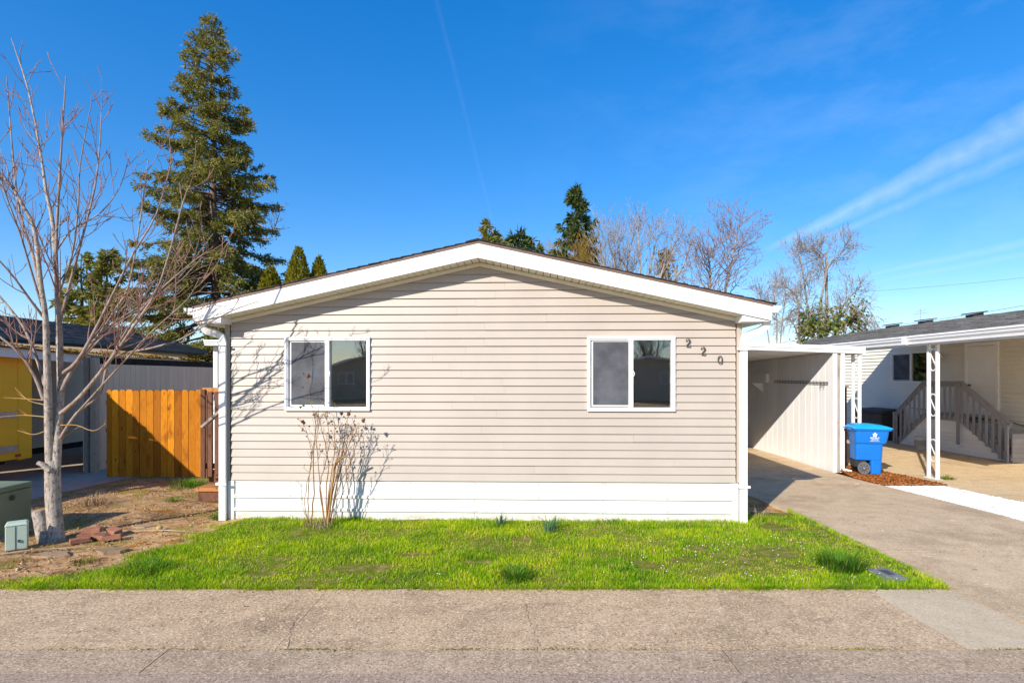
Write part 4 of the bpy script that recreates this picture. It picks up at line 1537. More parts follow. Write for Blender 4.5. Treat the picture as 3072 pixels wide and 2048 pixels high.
for k in range(18):
    rv.box(.012, .017, -.32, -.305, .62 + k * .11, .635 + k * .11)
rv.build('rivets', M['alu'], tk)
MB().box(.012, .02, -.40, -.28, .545, .60).build('reflector', M['redlens'], tk)
MB().box(.001, .012, -1.6, -1.2, zt_ - .12, zt_ - .04).build('marker_lamp', M['redlens'], tk)
MB().box(-1.9, -.3, -7.4, -.3, .38, .49).build('chassis', M['rubber'], tk)
for yw in (-2.6, -6.6):
    for xw in (-.32, -1.95):
        w = MB().lathe([(.001, 0), (.25, .0), (.38, .02), (.40, .06), (.40, .2), (.38, .24), (.2, .24), (.001, .2)], 24)
        w.v = [(xw + v[2] - .12, yw + v[0], .40 + v[1]) for v in w.v]
        w.build('wheel', M['rubber'], tk)

# ------------------------------------------------------------------ utility boxes
tb = thing('transformer_box', 'large dark green utility transformer box at the left edge', 'utility box', (-6.52, 7.42, 0))
MB().box(-.95, 0, -.85, 0, 0, .56).build('cabinet', M['tgreen'], tb, bevel=.012)
MB().box(-.97, .012, -.87, .012, .565, .64).build('lid', M['tgreen'], tb, bevel=.02)
bo = MB().lathe([(.001, 0), (.035, .0), (.035, .012), (.02, .02), (.001, .02)], 10)
bo.v = [(v[2] + .012, -.30 + v[0], .60 - .0 + v[1]) for v in bo.v]
bo.v = [(v[0] - .0, v[1], v[2] - .12) for v in bo.v]
bo.build('bolt', M['gunmetal'], tb)
MB().box(-1.1, .12, -1.0, .12, -.03, .012).build('pad', M['gutter'], tb)
ub = thing('utility_pedestal', 'small pale green utility pedestal before the transformer box', 'utility box', (-5.93, 6.55, 0), R(38))
MB().prism([(-.10, -.09), (.10, -.09), (.10, .09), (-.10, .09)], 'z', .0, .285).build('cover', M['pgreen'], ub, bevel=.008)
MB().hexa([(-.108, -.098, .287), (.108, -.098, .287), (.108, .098, .287), (-.108, .098, .287), (-.09, -.08, .318), (.09, -.08, .318), (.09, .08, .318), (-.09, .08, .318)]).build('lid', M['pgreen'], ub, bevel=.008)
MB().box(-.012, -.008, -.0945, -.0905, .01, .28).build('seam', M['gunmetal'], ub)
MB().box(.012, .032, -.102, -.091, .09, .12).build('lock', M['gunmetal'], ub)

# bricks and stones on the bare yard
BR = [(-5.42, 6.98, .0, 20, 0), (-5.22, 6.93, .0, -12, 0), (-5.40, 7.02, .058, 25, 4), (-5.16, 7.10, .03, -28, 10), (-5.36, 6.78, .0, 45, 0), (-5.05, 6.90, .0, 30, -6)]
bl = ['red brick lying nearest the maple trunk', 'red brick in the middle of the pile by the maple', 'topmost red brick of the pile by the maple', 'tilted red brick at the back of the pile by the maple',
      'broken red brick at the front of the pile by the maple', 'red brick at the right end of the pile by the maple']
for (x, y, z, a, tl), lb_ in zip(BR, bl):
    o = MB().box(-.1, .1, -.05, .05, 0, .058).build('brick', M['brick'], bevel=.006)
    o.location = (x, y, z - .004)
    o.rotation_euler = (R(tl), R(tl * .5), R(a))
    tag(o, lb_, 'brick', 'loose bricks by the maple')
ST = [(-4.72, 6.45, .26, .14, 'flat mossy stone nearest the grass edge at left'), (-5.30, 6.30, .30, .17, 'flat brown stone in front of the maple'), (-5.05, 7.5, .24, .12, 'flat grey stone behind the brick pile')]
for x, y, rx, ry, lb_ in ST:
    k = 11
    ang = sorted(rng.uniform(0, 2 * PI) for _ in range(k))
    ring = [(x + rx * .7 * rng.uniform(.7, 1.1) * math.cos(a), y + ry * .75 * rng.uniform(.7, 1.1) * math.sin(a)) for a in ang]
    m = MB().prism(ring, 'z', -.03, .010 + rng.uniform(0, .012))
    tag(m.build('flat_stone', M['stone'], bevel=.01), lb_, 'stone', 'flat stones set in the bare yard')
m = MB().lathe([(.001, 0), (.03, .005), (.042, .03), (.03, .055), (.001, .062)], 10, (-4.72, 7.32, .0))
tag(m.build('yellow_stone', M['yellowstone'], smooth=True), 'small round yellow stone on the bare yard', 'stone')
tw = MB()
tag(MB().tube([(-6.1, 6.15, .015), (-5.6, 6.38, .03), (-5.1, 6.55, .02)], [.006, .009, .005], 5).build('fallen_stick', M['straw']), 'long pale stick lying before the maple', 'stick')
tag(MB().tube([(-5.0, 7.2, .02), (-4.6, 7.22, .03), (-4.25, 7.18, .02)], [.005, .008, .005], 5).build('fallen_stick', M['straw']), 'thin pale stick lying near the lawn edge at left', 'stick')

# meter lid
ml = thing('meter_box', 'grey water meter lid set in the lawn by the driveway', 'meter lid', (3.875, 5.65, .02), R(2))
MB().box(-.115, .115, -.16, .16, -.05, .006).build('rim', M['lidgrey'], ml, bevel=.006)
MB().box(-.085, .085, -.13, .13, .002, .012).build('lid', M['lidgrey'], ml, bevel=.004)
MB().box(-.04, .04, -.07, .07, .012, .016).build('reader_hatch', M['gunmetal'], ml, bevel=.003)

# ------------------------------------------------------------------ blue bin
bn = thing('wheeled_bin', 'blue wheeled recycling bin on the red mulch beside the carport', 'bin', (8.13, 12.50, gz(12.50) + .045), R(-17))
bn.scale = (.86, .88, .97)


def rrect(x0, x1, hy, r, z, n=4, dz=0):
    out = []
    for cx, cy, a0 in ((x1 - r, hy - r, 0), (x0 + r, hy - r, PI / 2), (x0 + r, -hy + r, PI), (x1 - r, -hy + r, 1.5 * PI)):
        for i in range(n + 1):
            a = a0 + (PI / 2) * i / n
            out.append((cx + r * math.cos(a), cy + r * math.sin(a), z))
    return out


def loft(rings, cap0=True, cap1=True):
    m = MB()
    n = len(rings[0])
    vs = [p for r_ in rings for p in r_]
    fs = [(i * n + k, i * n + (k + 1) % n, (i + 1) * n + (k + 1) % n, (i + 1) * n + k) for i in range(len(rings) - 1) for k in range(n)]
    if cap0:
        fs.append(tuple(range(n))[::-1])
    if cap1:
        fs.append(tuple((len(rings) - 1) * n + k for k in range(n)))
    return m.add(vs, fs)


# front foot and main tub; +x is the lid's opening side
loft([rrect(.00, .25, .245, .06, 0), rrect(-.01, .265, .255, .06, .36)]).build('foot', M['bin'], bn, smooth=False, bevel=.01)
loft([rrect(-.36, .265, .26, .07, .33), rrect(-.365, .285, .275, .07, .70), rrect(-.37, .355, .295, .06, .735), rrect(-.375, .385, .31, .06, .86), rrect(-.38, .41, .325, .06, 1.02)]).build('tub', M['bin'], bn, bevel=.008)
loft([rrect(-.42, .45, .345, .05, 1.015), rrect(-.43, .47, .355, .05, 1.055), rrect(-.42, .42, .34, .05, 1.085)], True, True).build('rim', M['bin'], bn, bevel=.006)
lid = loft([rrect(-.45, .49, .365, .06, 1.058), rrect(-.45, .49, .365, .06, 1.085), rrect(-.40, .36, .31, .08, 1.125), rrect(-.34, .12, .24, .08, 1.155), rrect(-.28, .02, .16, .07, 1.162)])
lid.build('lid', M['binlid'], bn, bevel=.008)
MB().tube([(-.42, -.22, 1.03), (-.50, -.22, 1.05), (-.50, .22, 1.05), (-.42, .22, 1.03)], .016, 8).build('handle', M['bin'], bn)
MB().tube([(-.17, -.33, .125), (-.17, .33, .125)], .014, 8).build('axle', M['gunmetal'], bn)
for s in (-1, 1):
    w = MB().lathe([(.001, -.02), (.035, -.025), (.045, -.012), (.105, -.012), (.112, -.022), (.142, -.02), (.146, 0), (.142, .035), (.1, .04), (.001, .035)], 28)
    w.v = [(-.17 + v[0], s * .30 + v[2] * (1 if s < 0 else -1), .146 + v[1]) for v in w.v]
    wh = w.build('wheel', M['wheelgrey'], bn, bevel=.003)
    sp = MB()
    for k in range(8):
        a = 2 * PI * k / 8
        sp.bar((-.17 + .03 * math.cos(a), s * .317, .146 + .03 * math.sin(a)), (-.17 + .11 * math.cos(a), s * .317, .146 + .11 * math.sin(a)), .012, .012, (0, 1, 0))
    sp.build('spoke', M['rubber'], wh)
    c_ = MB().lathe([(.001, 0), (.018, .0), (.016, .012), (.001, .014)], 10)
    c_.v = [(-.17 + v[0], s * (.325 + v[2]), .146 + v[1]) for v in c_.v]
    c_.build('hub', M['alu'], wh)
MB().box(-.36, -.10, -.22, .22, .17, .32).build('wheel_well', M['rubber'], bn)
# five-petal emblem and three lines of print on the side
em = MB()
ex, ez = .075, .955
ey = -.3225
pts = []
for k in range(60):
    a = 2 * PI * k / 60
    rr = .043 + .013 * math.cos(5 * (a - PI / 2))
    pts.append((ex + rr * math.cos(a), ey - .0025 - (.955 - ez - rr * math.sin(a)) * .0, ez - .03 + rr * math.sin(a)))


def on_tub(x, z, off=.003):
    """side face of the tub leans out toward the rim"""
    hy = .31 + (.325 - .31) * (z - .86) / .16 if z > .86 else .295 + .015 * (z - .735) / .125
    return (x, -hy - off, z)


inn = [(ex + .016 * math.cos(2 * PI * k / 60), 0, ez - .03 + .016 * math.sin(2 * PI * k / 60)) for k in range(60)]
vs = [on_tub(p[0], p[2]) for p in pts] + [on_tub(p[0], p[2]) for p in inn]
em.add(vs, [(k, (k + 1) % 60, 60 + (k + 1) % 60, 60 + k) for k in range(60)])
em.build('emblem', M['label_white'], bn)


def text_part(body, size, x, z, parent):
    cu = bpy.data.curves.new('print', 'FONT')
    cu.body = body
    cu.size = size
    cu.align_x = 'CENTER'
    cu.extrude = .0006
    tmp = bpy.data.objects.new('print', cu)
    COL.objects.link(tmp)
    dg = bpy.context.evaluated_depsgraph_get()
    me = bpy.data.meshes.new_from_object(tmp.evaluated_get(dg))
    bpy.data.objects.remove(tmp)
    o = link_mesh('print', me, M['label_white'], parent)
    p = on_tub(x, z + size * .35, .004)
    o.location = (x, p[1], z)
    o.rotation_euler = (PI / 2 + .09, 0, 0)
    return o


text_part('REPUBLIC', .050, ex, .838, bn)
text_part('SERVICES', .040, ex, .802, bn)
text_part('RepublicServices.com', .025, ex, .774, bn)

# bucket
bk = thing('bucket', 'dirty white plastic bucket beside the neighbour stairs', 'bucket', (12.62, 16.9, gz(16.9) + .006))
MB().lathe([(.001, 0), (.13, 0), (.135, .01), (.152, .30), (.165, .30), (.165, .315), (.154, .32), (.168, .345), (.168, .36), (.156, .37), (.16, .40), (.148, .40), (.128, .03), (.001, .025)], 28).build('pail', M['bucket'], bk, smooth=True)
MB().tube([(-.16 * math.cos(a), -.06 - .10 * math.sin(a), .33 - .17 * math.sin(a)) for a in np.linspace(0, PI, 13)], .003, 5).build('handle', M['gunmetal'], bk)
# ------------------------------------------------------------------ right neighbour: house, porch roof, stairs
NX = 13.85
nr = thing('neighbour_house', 'right neighbour house with grey shingle roof, white gutter and white door', 'house', (NX, 25, gz(16)), -PI / 2)
# local x = 25 - Y, local -y faces the driveways; heights are above gz
G = -gz(16)
dx0, dx1 = 25 - 16.60, 25 - 15.58
wx0, wx1 = 25 - 19.9, 25 - 18.02
hol = [(wx0, wx1, 1.88 + G, 2.88 + G), (dx0, dx1, .92 + G, 3.0 + G)]
siding(nr, .05, 15.5, .16, 3.80, .127, M['neigh_siding'], hol, None, .034)
wall_panel(nr, 0, 15.6, -.1, 3.84, hol, .003, .1, M['neigh_siding'], 'side_wall')
MB().box(0, .15, .1, 5.8, -.1, 3.2).build('rear_wall', M['neigh_siding'], nr)
MB().box(15.45, 15.6, .1, 5.8, -.1, 3.2).build('front_wall', M['neigh_siding'], nr)
wnd = slider_window(nr, (wx0 + wx1) / 2, 1.88 + G - .03, 2.88 + G + .03, wx1 - wx0 + .06, -.045, True, None, False)
MB().box(wx0 - .6, wx1 + .6, 2.4, 2.45, .6, 3.2).build('room_wall', M['room_wall'], nr)
MB().box(wx0 - .6, wx1 + .6, .1, 2.4, 3.15, 3.2).build('room_ceiling', M['room_wall'], nr)
MB().box(wx0 - .6, wx1 + .6, .1, 2.4, .9, .95).build('room_floor', M['room_floor'], nr)
# door with frame
df = MB()
df.box(dx0 - .07, dx0 + .03, -.065, .05, .92 + G, 3.07 + G).box(dx1 - .03, dx1 + .07, -.065, .05, .92 + G, 3.07 + G).box(dx0 + .03, dx1 - .03, -.064, .05, 2.97 + G, 3.07 + G)
dd = MB().box(dx0 + .032, dx1 - .032, -.030, .03, .93 + G, 2.965 + G).build('door', M['white_vinyl'], nr, bevel=.004)
df.build('door_frame', M['white_vinyl'], dd, bevel=.004)
for zq, rr in ((1.80, .032), (1.66, .04)):
    k = MB().lathe([(.001, .0), (rr, .0), (rr * .5, .02), (rr * .6, .045), (rr, .055), (rr * .8, .08), (.001, .085)], 12)
    k.v = [(dx0 + .11 + v[0], -.030 - v[2], zq + G + v[1]) for v in k.v]
    k.build('door_handle', M['gunmetal'], dd, smooth=True)
# twin spotlight between window and door
ll = thing('wall_lamp', 'white twin spotlight on the neighbour wall left of the door', 'lamp', (NX - .03, 17.58, 2.72), -PI / 2)
MB().lathe([(.001, 0), (.07, 0), (.065, .03), (.03, .05), (.001, .05)], 16).build('backplate', M['white'], ll)
ll.children[0].rotation_euler = (PI / 2, 0, 0)
for s in (-1, 1):
    MB().tube([(s * .02, -.05, .02), (s * .09, -.12, .03), (s * .17, -.18, -.02)], [.018, .04, .062], 12).build('lamp_head', M['white'], ll)
MB().tube([(0, -.05, -.02), (0, -.10, -.14)], [.02, .045], 10).build('motion_sensor', M['white'], ll)
# big roof reaching out over the porch
EY = NX - 9.0
RPX = 6.0                                      # the porch roof reaches out only in front of this line
pit = (4.20 - 2.98) / (2.65 + EY)
course_roof(nr, RPX, 15.6, -EY, 2.98 + G, 2.65, 4.20 + G, M['shingle_grey'], 46, .36)
course_roof(nr, -.05, RPX - .003, -.45, 2.98 + G + pit * (EY - .45), 2.65, 4.20 + G, M['shingle_grey'], 20, .36)
MB().box(-.05, RPX, -.455, -.43, 2.98 + G + pit * (EY - .45) - .2, 2.98 + G + pit * (EY - .45) - .05).build('fascia', M['teal'], nr)
MB().box(-.05, RPX - .01, -.43, -.03, 3.50 + G, 3.52 + G).build('soffit', M['soffit'], nr)
MB().prism([(-EY, 2.78 + G), (-.44, 2.78 + G + pit * (EY - .45)), (-.44, 2.90 + G + pit * (EY - .45)), (-EY, 2.90 + G)], 'x', RPX - .02, RPX + .02).build('porch_barge_board', M['white'], nr)
course_roof(nr, -.05, 15.6, 2.65 + 6.5, 3.15 + G, 2.65, 4.20 + G, M['shingle_grey'], 8, 1.4)
MB().hexa([(RPX + .03, -EY + .04, 2.88 + G), (15.6, -EY + .04, 2.88 + G), (15.6, -.03, 2.88 + G + pit * (EY - .07)), (RPX + .03, -.03, 2.88 + G + pit * (EY - .07)),
           (RPX + .03, -EY + .04, 2.905 + G), (15.6, -EY + .04, 2.905 + G), (15.6, -.03, 2.905 + G + pit * (EY - .07)), (RPX + .03, -.03, 2.905 + G + pit * (EY - .07))]).build('porch_ceiling', M['white'], nr)
gp = [(-EY - .11, 2.93 + G), (-EY - .105, 2.95 + G), (-EY - .10, 2.965 + G), (-EY - .004, 2.965 + G), (-EY - .004, 2.78 + G), (-EY - .05, 2.78 + G), (-EY - .055, 2.83 + G), (-EY - .085, 2.87 + G), (-EY - .09, 2.91 + G)]
for a, b in ((RPX, 12.55), (12.62, 15.6)):
    MB().prism(gp, 'x', a, b).build('gutter', M['white'], nr)
MB().box(12.52, 12.65, -EY - .116, -EY, 2.775 + G, 2.968 + G).build('gutter_joint', M['white'], nr)
MB().box(RPX + .021, 15.6, -EY, -EY + .03, 2.74 + G, 2.955 + G).build('fascia', M['white'], nr)
for yv in (23.1, 21.25, 19.0):
    lx = 25 - yv
    vb = MB().hexa([(lx - .17, 2.05, 4.08 + G), (lx + .17, 2.05, 4.08 + G), (lx + .17, 2.4, 4.14 + G), (lx - .17, 2.4, 4.14 + G), (lx - .17, 2.05, 4.21 + G), (lx + .17, 2.05, 4.21 + G), (lx + .17, 2.4, 4.26 + G), (lx - .17, 2.4, 4.26 + G)]).build('roof_vent', M['gunmetal'], nr)
    MB().hexa([(lx - .26, 1.95, 4.215 + G), (lx + .26, 1.95, 4.215 + G), (lx + .26, 2.5, 4.285 + G), (lx - .26, 2.5, 4.285 + G), (lx - .24, 1.97, 4.26 + G), (lx + .24, 1.97, 4.26 + G), (lx + .24, 2.48, 4.32 + G), (lx - .24, 2.48, 4.32 + G)]).build('vent_cap', M['gunmetal'], vb)
an = MB()
an.tube([(3.0, 2.6, 4.18 + G), (3.0, 2.6, 4.80 + G)], .012, 5)
for z, w in ((4.58, .30), (4.68, .2)):
    an.tube([(3.0 - w * .7, 2.6 - w * .5, z + G), (3.0 + w * .7, 2.6 + w * .5, z + G + .04)], .008, 4)
an.build('antenna', M['alu'], nr)
# column under the gutter
pcq = thing('porch_column', 'white scrollwork metal column under the neighbour gutter', 'column', (9.17, 11.75, gz(11.75)))
scroll_post('column', pcq, 0, 0, 2.80 - gz(11.75), 0.0)
MB().box(-.09, .07, -.03, .32, 0, .012).build('base_plate', M['white'], pcq)
# dark storage box against the wall
bxq = thing('storage_box', 'dark plastic storage box against the neighbour wall behind the bin', 'storage box', (NX - .75, 19.3, gz(19.3) + .006), 0)
MB().box(-.05, .65, .0, 1.5, 0, .95).build('chest', M['darkbox'], bxq, bevel=.02)
MB().hexa([(-.09, -.04, .955), (.69, -.04, .955), (.69, 1.54, .955), (-.09, 1.54, .955), (-.05, 0, 1.05), (.66, 0, 1.10), (.66, 1.5, 1.10), (-.05, 1.5, 1.05)]).build('lid', M['darkbox'], bxq, bevel=.01)
MB().box(-.055, -.05, .7, .72, .05, .9).build('seam', M['gunmetal'], bxq)

# twin stairs with landing, running along the wall
st = thing('porch_stairs', 'grey painted wooden stairs with landing and picket railing at the neighbour door', 'stairs', (13.0, 0, gz(16)))
FZ = .92 + G
LA, LB = 15.80, 17.20           # landing
NA, FA = 14.22, 18.45           # feet of the two flights
for i in range(10):
    MB().box(.0 + .085 * i, .08 + .085 * i, LA, LB, FZ - .03, FZ).build('deck_board', M['deckgrey'], st)
nst = 6
for i in range(1, nst):
    z = FZ * (1 - i / nst)
    y0 = LA - (LA - NA) * (i - 1) / (nst - 1) * .93
    MB().box(.02, .84, y0 - .30, y0 + .015, z - .035, z).build('tread', M['deckgrey'], st)
    MB().box(.03, .83, y0 - .29, y0 - .27, max(z - FZ / nst, 0), z - .037).build('riser', M['deckgrey'], st)
    y1 = LB + (FA - LB) * (i - 1) / (nst - 1) * .93
    MB().box(.02, .84, y1 - .015, y1 + .27, z - .035, z).build('tread', M['deckgrey'], st)
# white lap boards closing the side of the stairs
k = 0
z = .02
while z < FZ - .1:
    z1 = min(z + .115, FZ - .09)
    fa = lambda zz: NA + .05 + (LA - NA) * zz / (FZ)
    fb = lambda zz: FA - .02 - (FA - LB) * zz / (FZ)
    MB().hexa([(-.012, fa(z), z), (.012, fa(z), z), (.012, fb(z), z), (-.012, fb(z), z), (.004, fa(z1), z1 - .004), (.012, fa(z1), z1 - .004), (.012, fb(z1), z1 - .004), (.004, fb(z1), z1 - .004)]).build('lap_board', M['skirtlap'], st)
    z += .115
# stringers and rails
MB().bar((-.02, LA, FZ - .07), (-.02, NA, .07), .035, .20, (0, 0, 1)).build('stringer', M['railgrey'], st)
MB().bar((-.02, LB, FZ - .07), (-.02, FA, .05), .035, .16, (0, 0, 1)).build('stringer', M['railgrey'], st)
MB().box(-.04, -.001, LA, LB, FZ - .16, FZ - .001).build('rim_joist', M['railgrey'], st)
RH = .95


def rail_z(y):
    if y < LA:
        return (FZ + RH) + (y - LA) / (LA - NA) * (FZ - .04)
    if y > LB:
        return (FZ + RH) - (y - LB) / (FA - LB) * (FZ - .06)
    return FZ + RH


def floor_z(y):
    return max(rail_z(y) - RH - .02, .0)


def zz(y):
    return (-.045, y, rail_z(y) - .04)


for a, b in ((NA, LA), (LA, LB), (LB, FA)):
    MB().bar(zz(a), zz(b), .04, .14, (0, 0, 1)).build('hand_rail', M['railgrey'], st)
    a2, b2 = zz(a), zz(b)
    MB().bar((a2[0] + .02, a2[1], a2[2] + .085), (b2[0] + .02, b2[1], b2[2] + .085), .10, .03, (0, 0, 1)).build('cap_rail', M['railgrey'], st)
y = NA + .02
while y < FA:
    MB().box(-.088, -.066, y, y + .075, max(floor_z(y) - .10, 0), rail_z(y) - .05).build('baluster', M['railgrey'], st)
    y += .205
for y in (NA - .02, FA - .05):
    MB().box(-.13, -.09, y, y + .085, 0, rail_z(y) + .02).build('newel_post', M['railgrey'], st)
MB().box(-.13, -.09, LA - .04, LA + .04, 0.3, rail_z(LA) + .02).build('newel_post', M['railgrey'], st)
# planter-like end of grey boards at the foot of the near flight
for i in range(6):
    MB().box(.0, 1.2, NA - .02, NA + .01, .02 + i * .125, .14 + i * .125).build('end_board', M['deckgrey'], st)
# cable along the wall
tag(MB().tube([(NX - .035, 18.9, .98), (NX - .035, 17.9, .92), (NX - .035, 16.5, .83), (NX - .035, 15.2, .80), (NX - .035, 14.0, .62), (NX - .035, 12.6, .55)], .012, 5).build('wall_cable', M['gunmetal']), 'black cable sagging along the neighbour wall behind the stairs', 'cable')
# overhead wires
for k, (pa, pb, lb_) in enumerate([((2380, 1010), (3300, 873), 'thin overhead wire running above the right neighbour roof'), ((2500, 880), (3300, 805), 'faint distant overhead wire higher in the sky on the right')]):
    A, B = at(pa[0], pa[1], 34 + 20 * k), at(pb[0], pb[1], 30 + 20 * k)
    pts = []
    for i in range(25):
        t = i / 24
        q = A.lerp(B, t)
        q.z -= .25 * 4 * t * (1 - t)
        pts.append(q)
    tag(MB().tube(pts, .012 if k == 0 else .010, 4, False).build('overhead_wire', M['gunmetal']), lb_, 'wire')


# ------------------------------------------------------------------ plants and trees
class TubeBatch:
    """many thin tubes collected into numpy arrays"""
    def __init__(s, n):
        s.n = n
        s.V, s.F, s.c = [], [], 0

    def add(s, pts, rad):
        pts = np.asarray(pts, dtype=float)
        m, n = len(pts), s.n
        t = np.empty_like(pts)
        t[1:-1] = pts[2:] - pts[:-2]
        t[0] = pts[1] - pts[0]
        t[-1] = pts[-1] - pts[-2]
        t /= np.linalg.norm(t, axis=1)[:, None] + 1e-9
        up = np.array([0.31, .17, .93]) if abs(t[0][2]) < .8 else np.array([.9, .3, .1])
        a = np.cross(t, up)
        a /= np.linalg.norm(a, axis=1)[:, None] + 1e-9
        b = np.cross(t, a)
        an_ = np.arange(n) * 2 * PI / n
        r_ = np.asarray(rad, dtype=float)[:, None, None]
        V = pts[:, None, :] + r_ * (np.cos(an_)[None, :, None] * a[:, None, :] + np.sin(an_)[None, :, None] * b[:, None, :])
        s.V.append(V.reshape(-1, 3))
        i = np.arange(m - 1)[:, None]
        k = np.arange(n)[None, :]
        k2 = (k + 1) % n
        F = np.stack([i * n + k, i * n + k2, (i + 1) * n + k2, (i + 1) * n + k], -1).reshape(-1, 4) + s.c
        s.F.append(F)
        s.c += m * n

    def build(s, name, mat, parent):
        if not s.V:
            return None
        o = np_mesh(name, np.concatenate(s.V), np.concatenate(s.F), mat, parent, 4, True)
        if name not in ('trunk', 'stump'):
            o['kind'] = 'stuff'
        return o


def vrand(r, k=1.0):
    return Vector((r.uniform(-k, k), r.uniform(-k, k), r.uniform(-k, k)))


def smooth_poly(pts, k=3):
    """Catmull-Rom through the points"""
    P = [Vector(p) for p in pts]
    P = [P[0] * 2 - P[1]] + P + [P[-1] * 2 - P[-2]]
    out = []
    for i in range(1, len(P) - 2):
        a, b, c, d = P[i - 1], P[i], P[i + 1], P[i + 2]
        for j in range(k):
            t = j / k
            out.append(.5 * ((2 * b) + (c - a) * t + (2 * a - 5 * b + 4 * c - d) * t * t + (3 * b - 3 * c + d - a) * t ** 3))
    out.append(P[-2])
    return out


def grow(r, batches, pts, r0, r1, lvl, cfg):
    """add a branch and its children; batches[lvl] takes the tubes"""
    m = len(pts)
    rad = [r0 + (r1 - r0) * (i / (m - 1)) for i in range(m)]
    batches[min(lvl, len(batches) - 1)].add([tuple(p) for p in pts], rad)
    if lvl >= cfg['levels']:
        return
    L = sum((pts[i + 1] - pts[i]).length for i in range(m - 1))
    nch = max(1, int(L * cfg['dens'][lvl] * r.uniform(.8, 1.2)))
    for c in range(nch):
        t = r.uniform(cfg['start'][lvl], .98)
        f = t * (m - 1)
        i = min(int(f), m - 2)
        p = pts[i].lerp(pts[i + 1], f - i)
        d = (pts[i + 1] - pts[i]).normalized()
        side = d.cross(vrand(r)).normalized()
        ang = R(r.uniform(*cfg['angle']))
        nd = (d * math.cos(ang) + side * math.sin(ang)).normalized()
        ln = cfg['len'][lvl] * r.uniform(.45, 1.15) * (1.15 - .55 * t)
        k = 4 if lvl < 2 else 3
        q = [p]
        cd = nd
        for j in range(k):
            cd = (cd + Vector((0, 0, cfg['up'])) + vrand(r, cfg['wig'])).normalized()
            q.append(q[-1] + cd * ln / k)
        rr = max(rad[i] * cfg['rr'], cfg['rmin'])
        grow(r, batches, q, min(rr, r0), max(rr * .35, cfg['rmin'] * .6), lvl + 1, cfg)


# ---- young maple in the left yard
TY = 6.93
mp = thing('maple_tree', 'bare young maple with pale grey forked trunk in the left yard', 'tree', (0, 0, 0))
rt = random.Random(21)


def limb(px_, depth_end, r0, r1):
    pts = []
    n_ = len(px_)
    for i, (x, y) in enumerate(px_):
        pts.append(at(x, y, TY + depth_end * (i / (n_ - 1)) ** 1.2))
    return smooth_poly(pts, 3), r0, r1


tkb = TubeBatch(14)
tp_ = smooth_poly([at(172, 1640, TY), at(168, 1600, TY), at(160, 1500, TY), at(158, 1420, TY), at(158, 1380, TY)], 4)
tkb.add([tuple(p) for p in tp_], np.interp(np.linspace(0, 1, len(tp_)), [0, .12, .3, .8, 1], [.132, .102, .085, .084, .068]))
stems = [
    ([(152, 1420), (147, 1300), (144, 1180), (140, 1050), (136, 945), (122, 850), (104, 690), (70, 620), (35, 560), (-30, 490)], -.5, .054, .010),
    ([(168, 1420), (174, 1300), (182, 1180), (178, 1050), (172, 895), (161, 689), (138, 574), (126, 488), (86, 275), (34, 115)], .25, .050, .005),
]
limbs = [
    ([(182, 1130), (181, 1000), (173, 880), (168, 760), (175, 600), (185, 430), (198, 230)], -.35, .044, .006),
    ([(137, 950), (122, 880), (100, 770), (60, 640), (40, 480), (20, 230)], .45, .036, .006),
    ([(182, 1240), (240, 1190), (330, 1080), (400, 980), (480, 850), (551, 602), (574, 551)], -.55, .040, .006),
    ([(185, 1170), (225, 1095), (300, 1000), (345, 930), (385, 860), (415, 700), (445, 480)], .2, .036, .006),
    ([(188, 1120), (230, 1085), (280, 1000), (330, 900), (400, 760), (470, 640), (525, 450)], -.2, .036, .005),
    ([(180, 1315), (230, 1240), (300, 1180), (335, 1075), (450, 1045), (540, 1018), (625, 970), (700, 930), (777, 903)], .15, .030, .005),
    ([(175, 985), (210, 850), (250, 700), (285, 560), (300, 430), (305, 310)], .5, .028, .005),
    ([(132, 1200), (105, 1130), (60, 1060), (0, 1010), (-80, 950)], -.2, .034, .010),
    ([(135, 1155), (112, 1080), (70, 980), (0, 890), (-80, 800)], .5, .032, .010),
    ([(130, 950), (95, 905), (40, 830), (-40, 740)], -.5, .026, .008),
    ([(330, 1078), (400, 960), (470, 880), (560, 800), (640, 740)], -.7, .020, .004),
    ([(300, 1000), (400, 930), (520, 860), (610, 770)], .5, .018, .004),
    ([(230, 1240), (330, 1130), (450, 1000), (560, 900), (600, 830)], -.9, .020, .004),
    ([(172, 890), (215, 770), (235, 620), (240, 500), (270, 330)], -.6, .020, .004),
    ([(150, 1000), (90, 800), (60, 700), (10, 560), (-30, 380)], -.7, .020, .005),
    ([(186, 1150), (260, 1060), (340, 980), (430, 920), (540, 830), (640, 700)], .75, .022, .004),
    ([(165, 760), (215, 690), (300, 640), (360, 560), (390, 460)], .3, .016, .004),
]
lb2, tb2, tb3 = TubeBatch(9), TubeBatch(5), TubeBatch(4)
cfg = dict(levels=3, dens=[4.0, 4.3, 4.6], start=[.25, .14, .12], angle=(22, 55), len=[.75, .34, .13], up=.17, wig=.12, rr=.40, rmin=.0046)
LK = .70
for (p_, de, r0, r1) in stems:
    pts, r0, r1 = limb(p_, de, r0, r1)
    m_ = len(pts)
    tkb.add([tuple(q) for q in pts], np.interp(np.linspace(0, 1, m_), [0, .45, 1], [r0, r0 * .55, r1]))
    c2 = dict(cfg)
    c2['start'] = [.55, .15, .12]
    grow(rt, [TubeBatch(3), lb2, tb2, tb3], pts, r0 * .6, r1, 0, c2)
for (p_, de, r0, r1) in limbs:
    pts, r0, r1 = limb(p_, de, r0 * LK, r1 * .9)
    c2 = dict(cfg)
    if p_[0][1] > 1290:
        c2['dens'] = [1.7, 3.0, 3.2]
        c2['len'] = [.42, .22, .1]
    grow(rt, [lb2, tb2, tb3, tb3], pts, r0, r1, 0, c2)
tkb.build('trunk', M['maple_bark'], mp)
lb2.build('limbs', M['maple_limb'], mp)
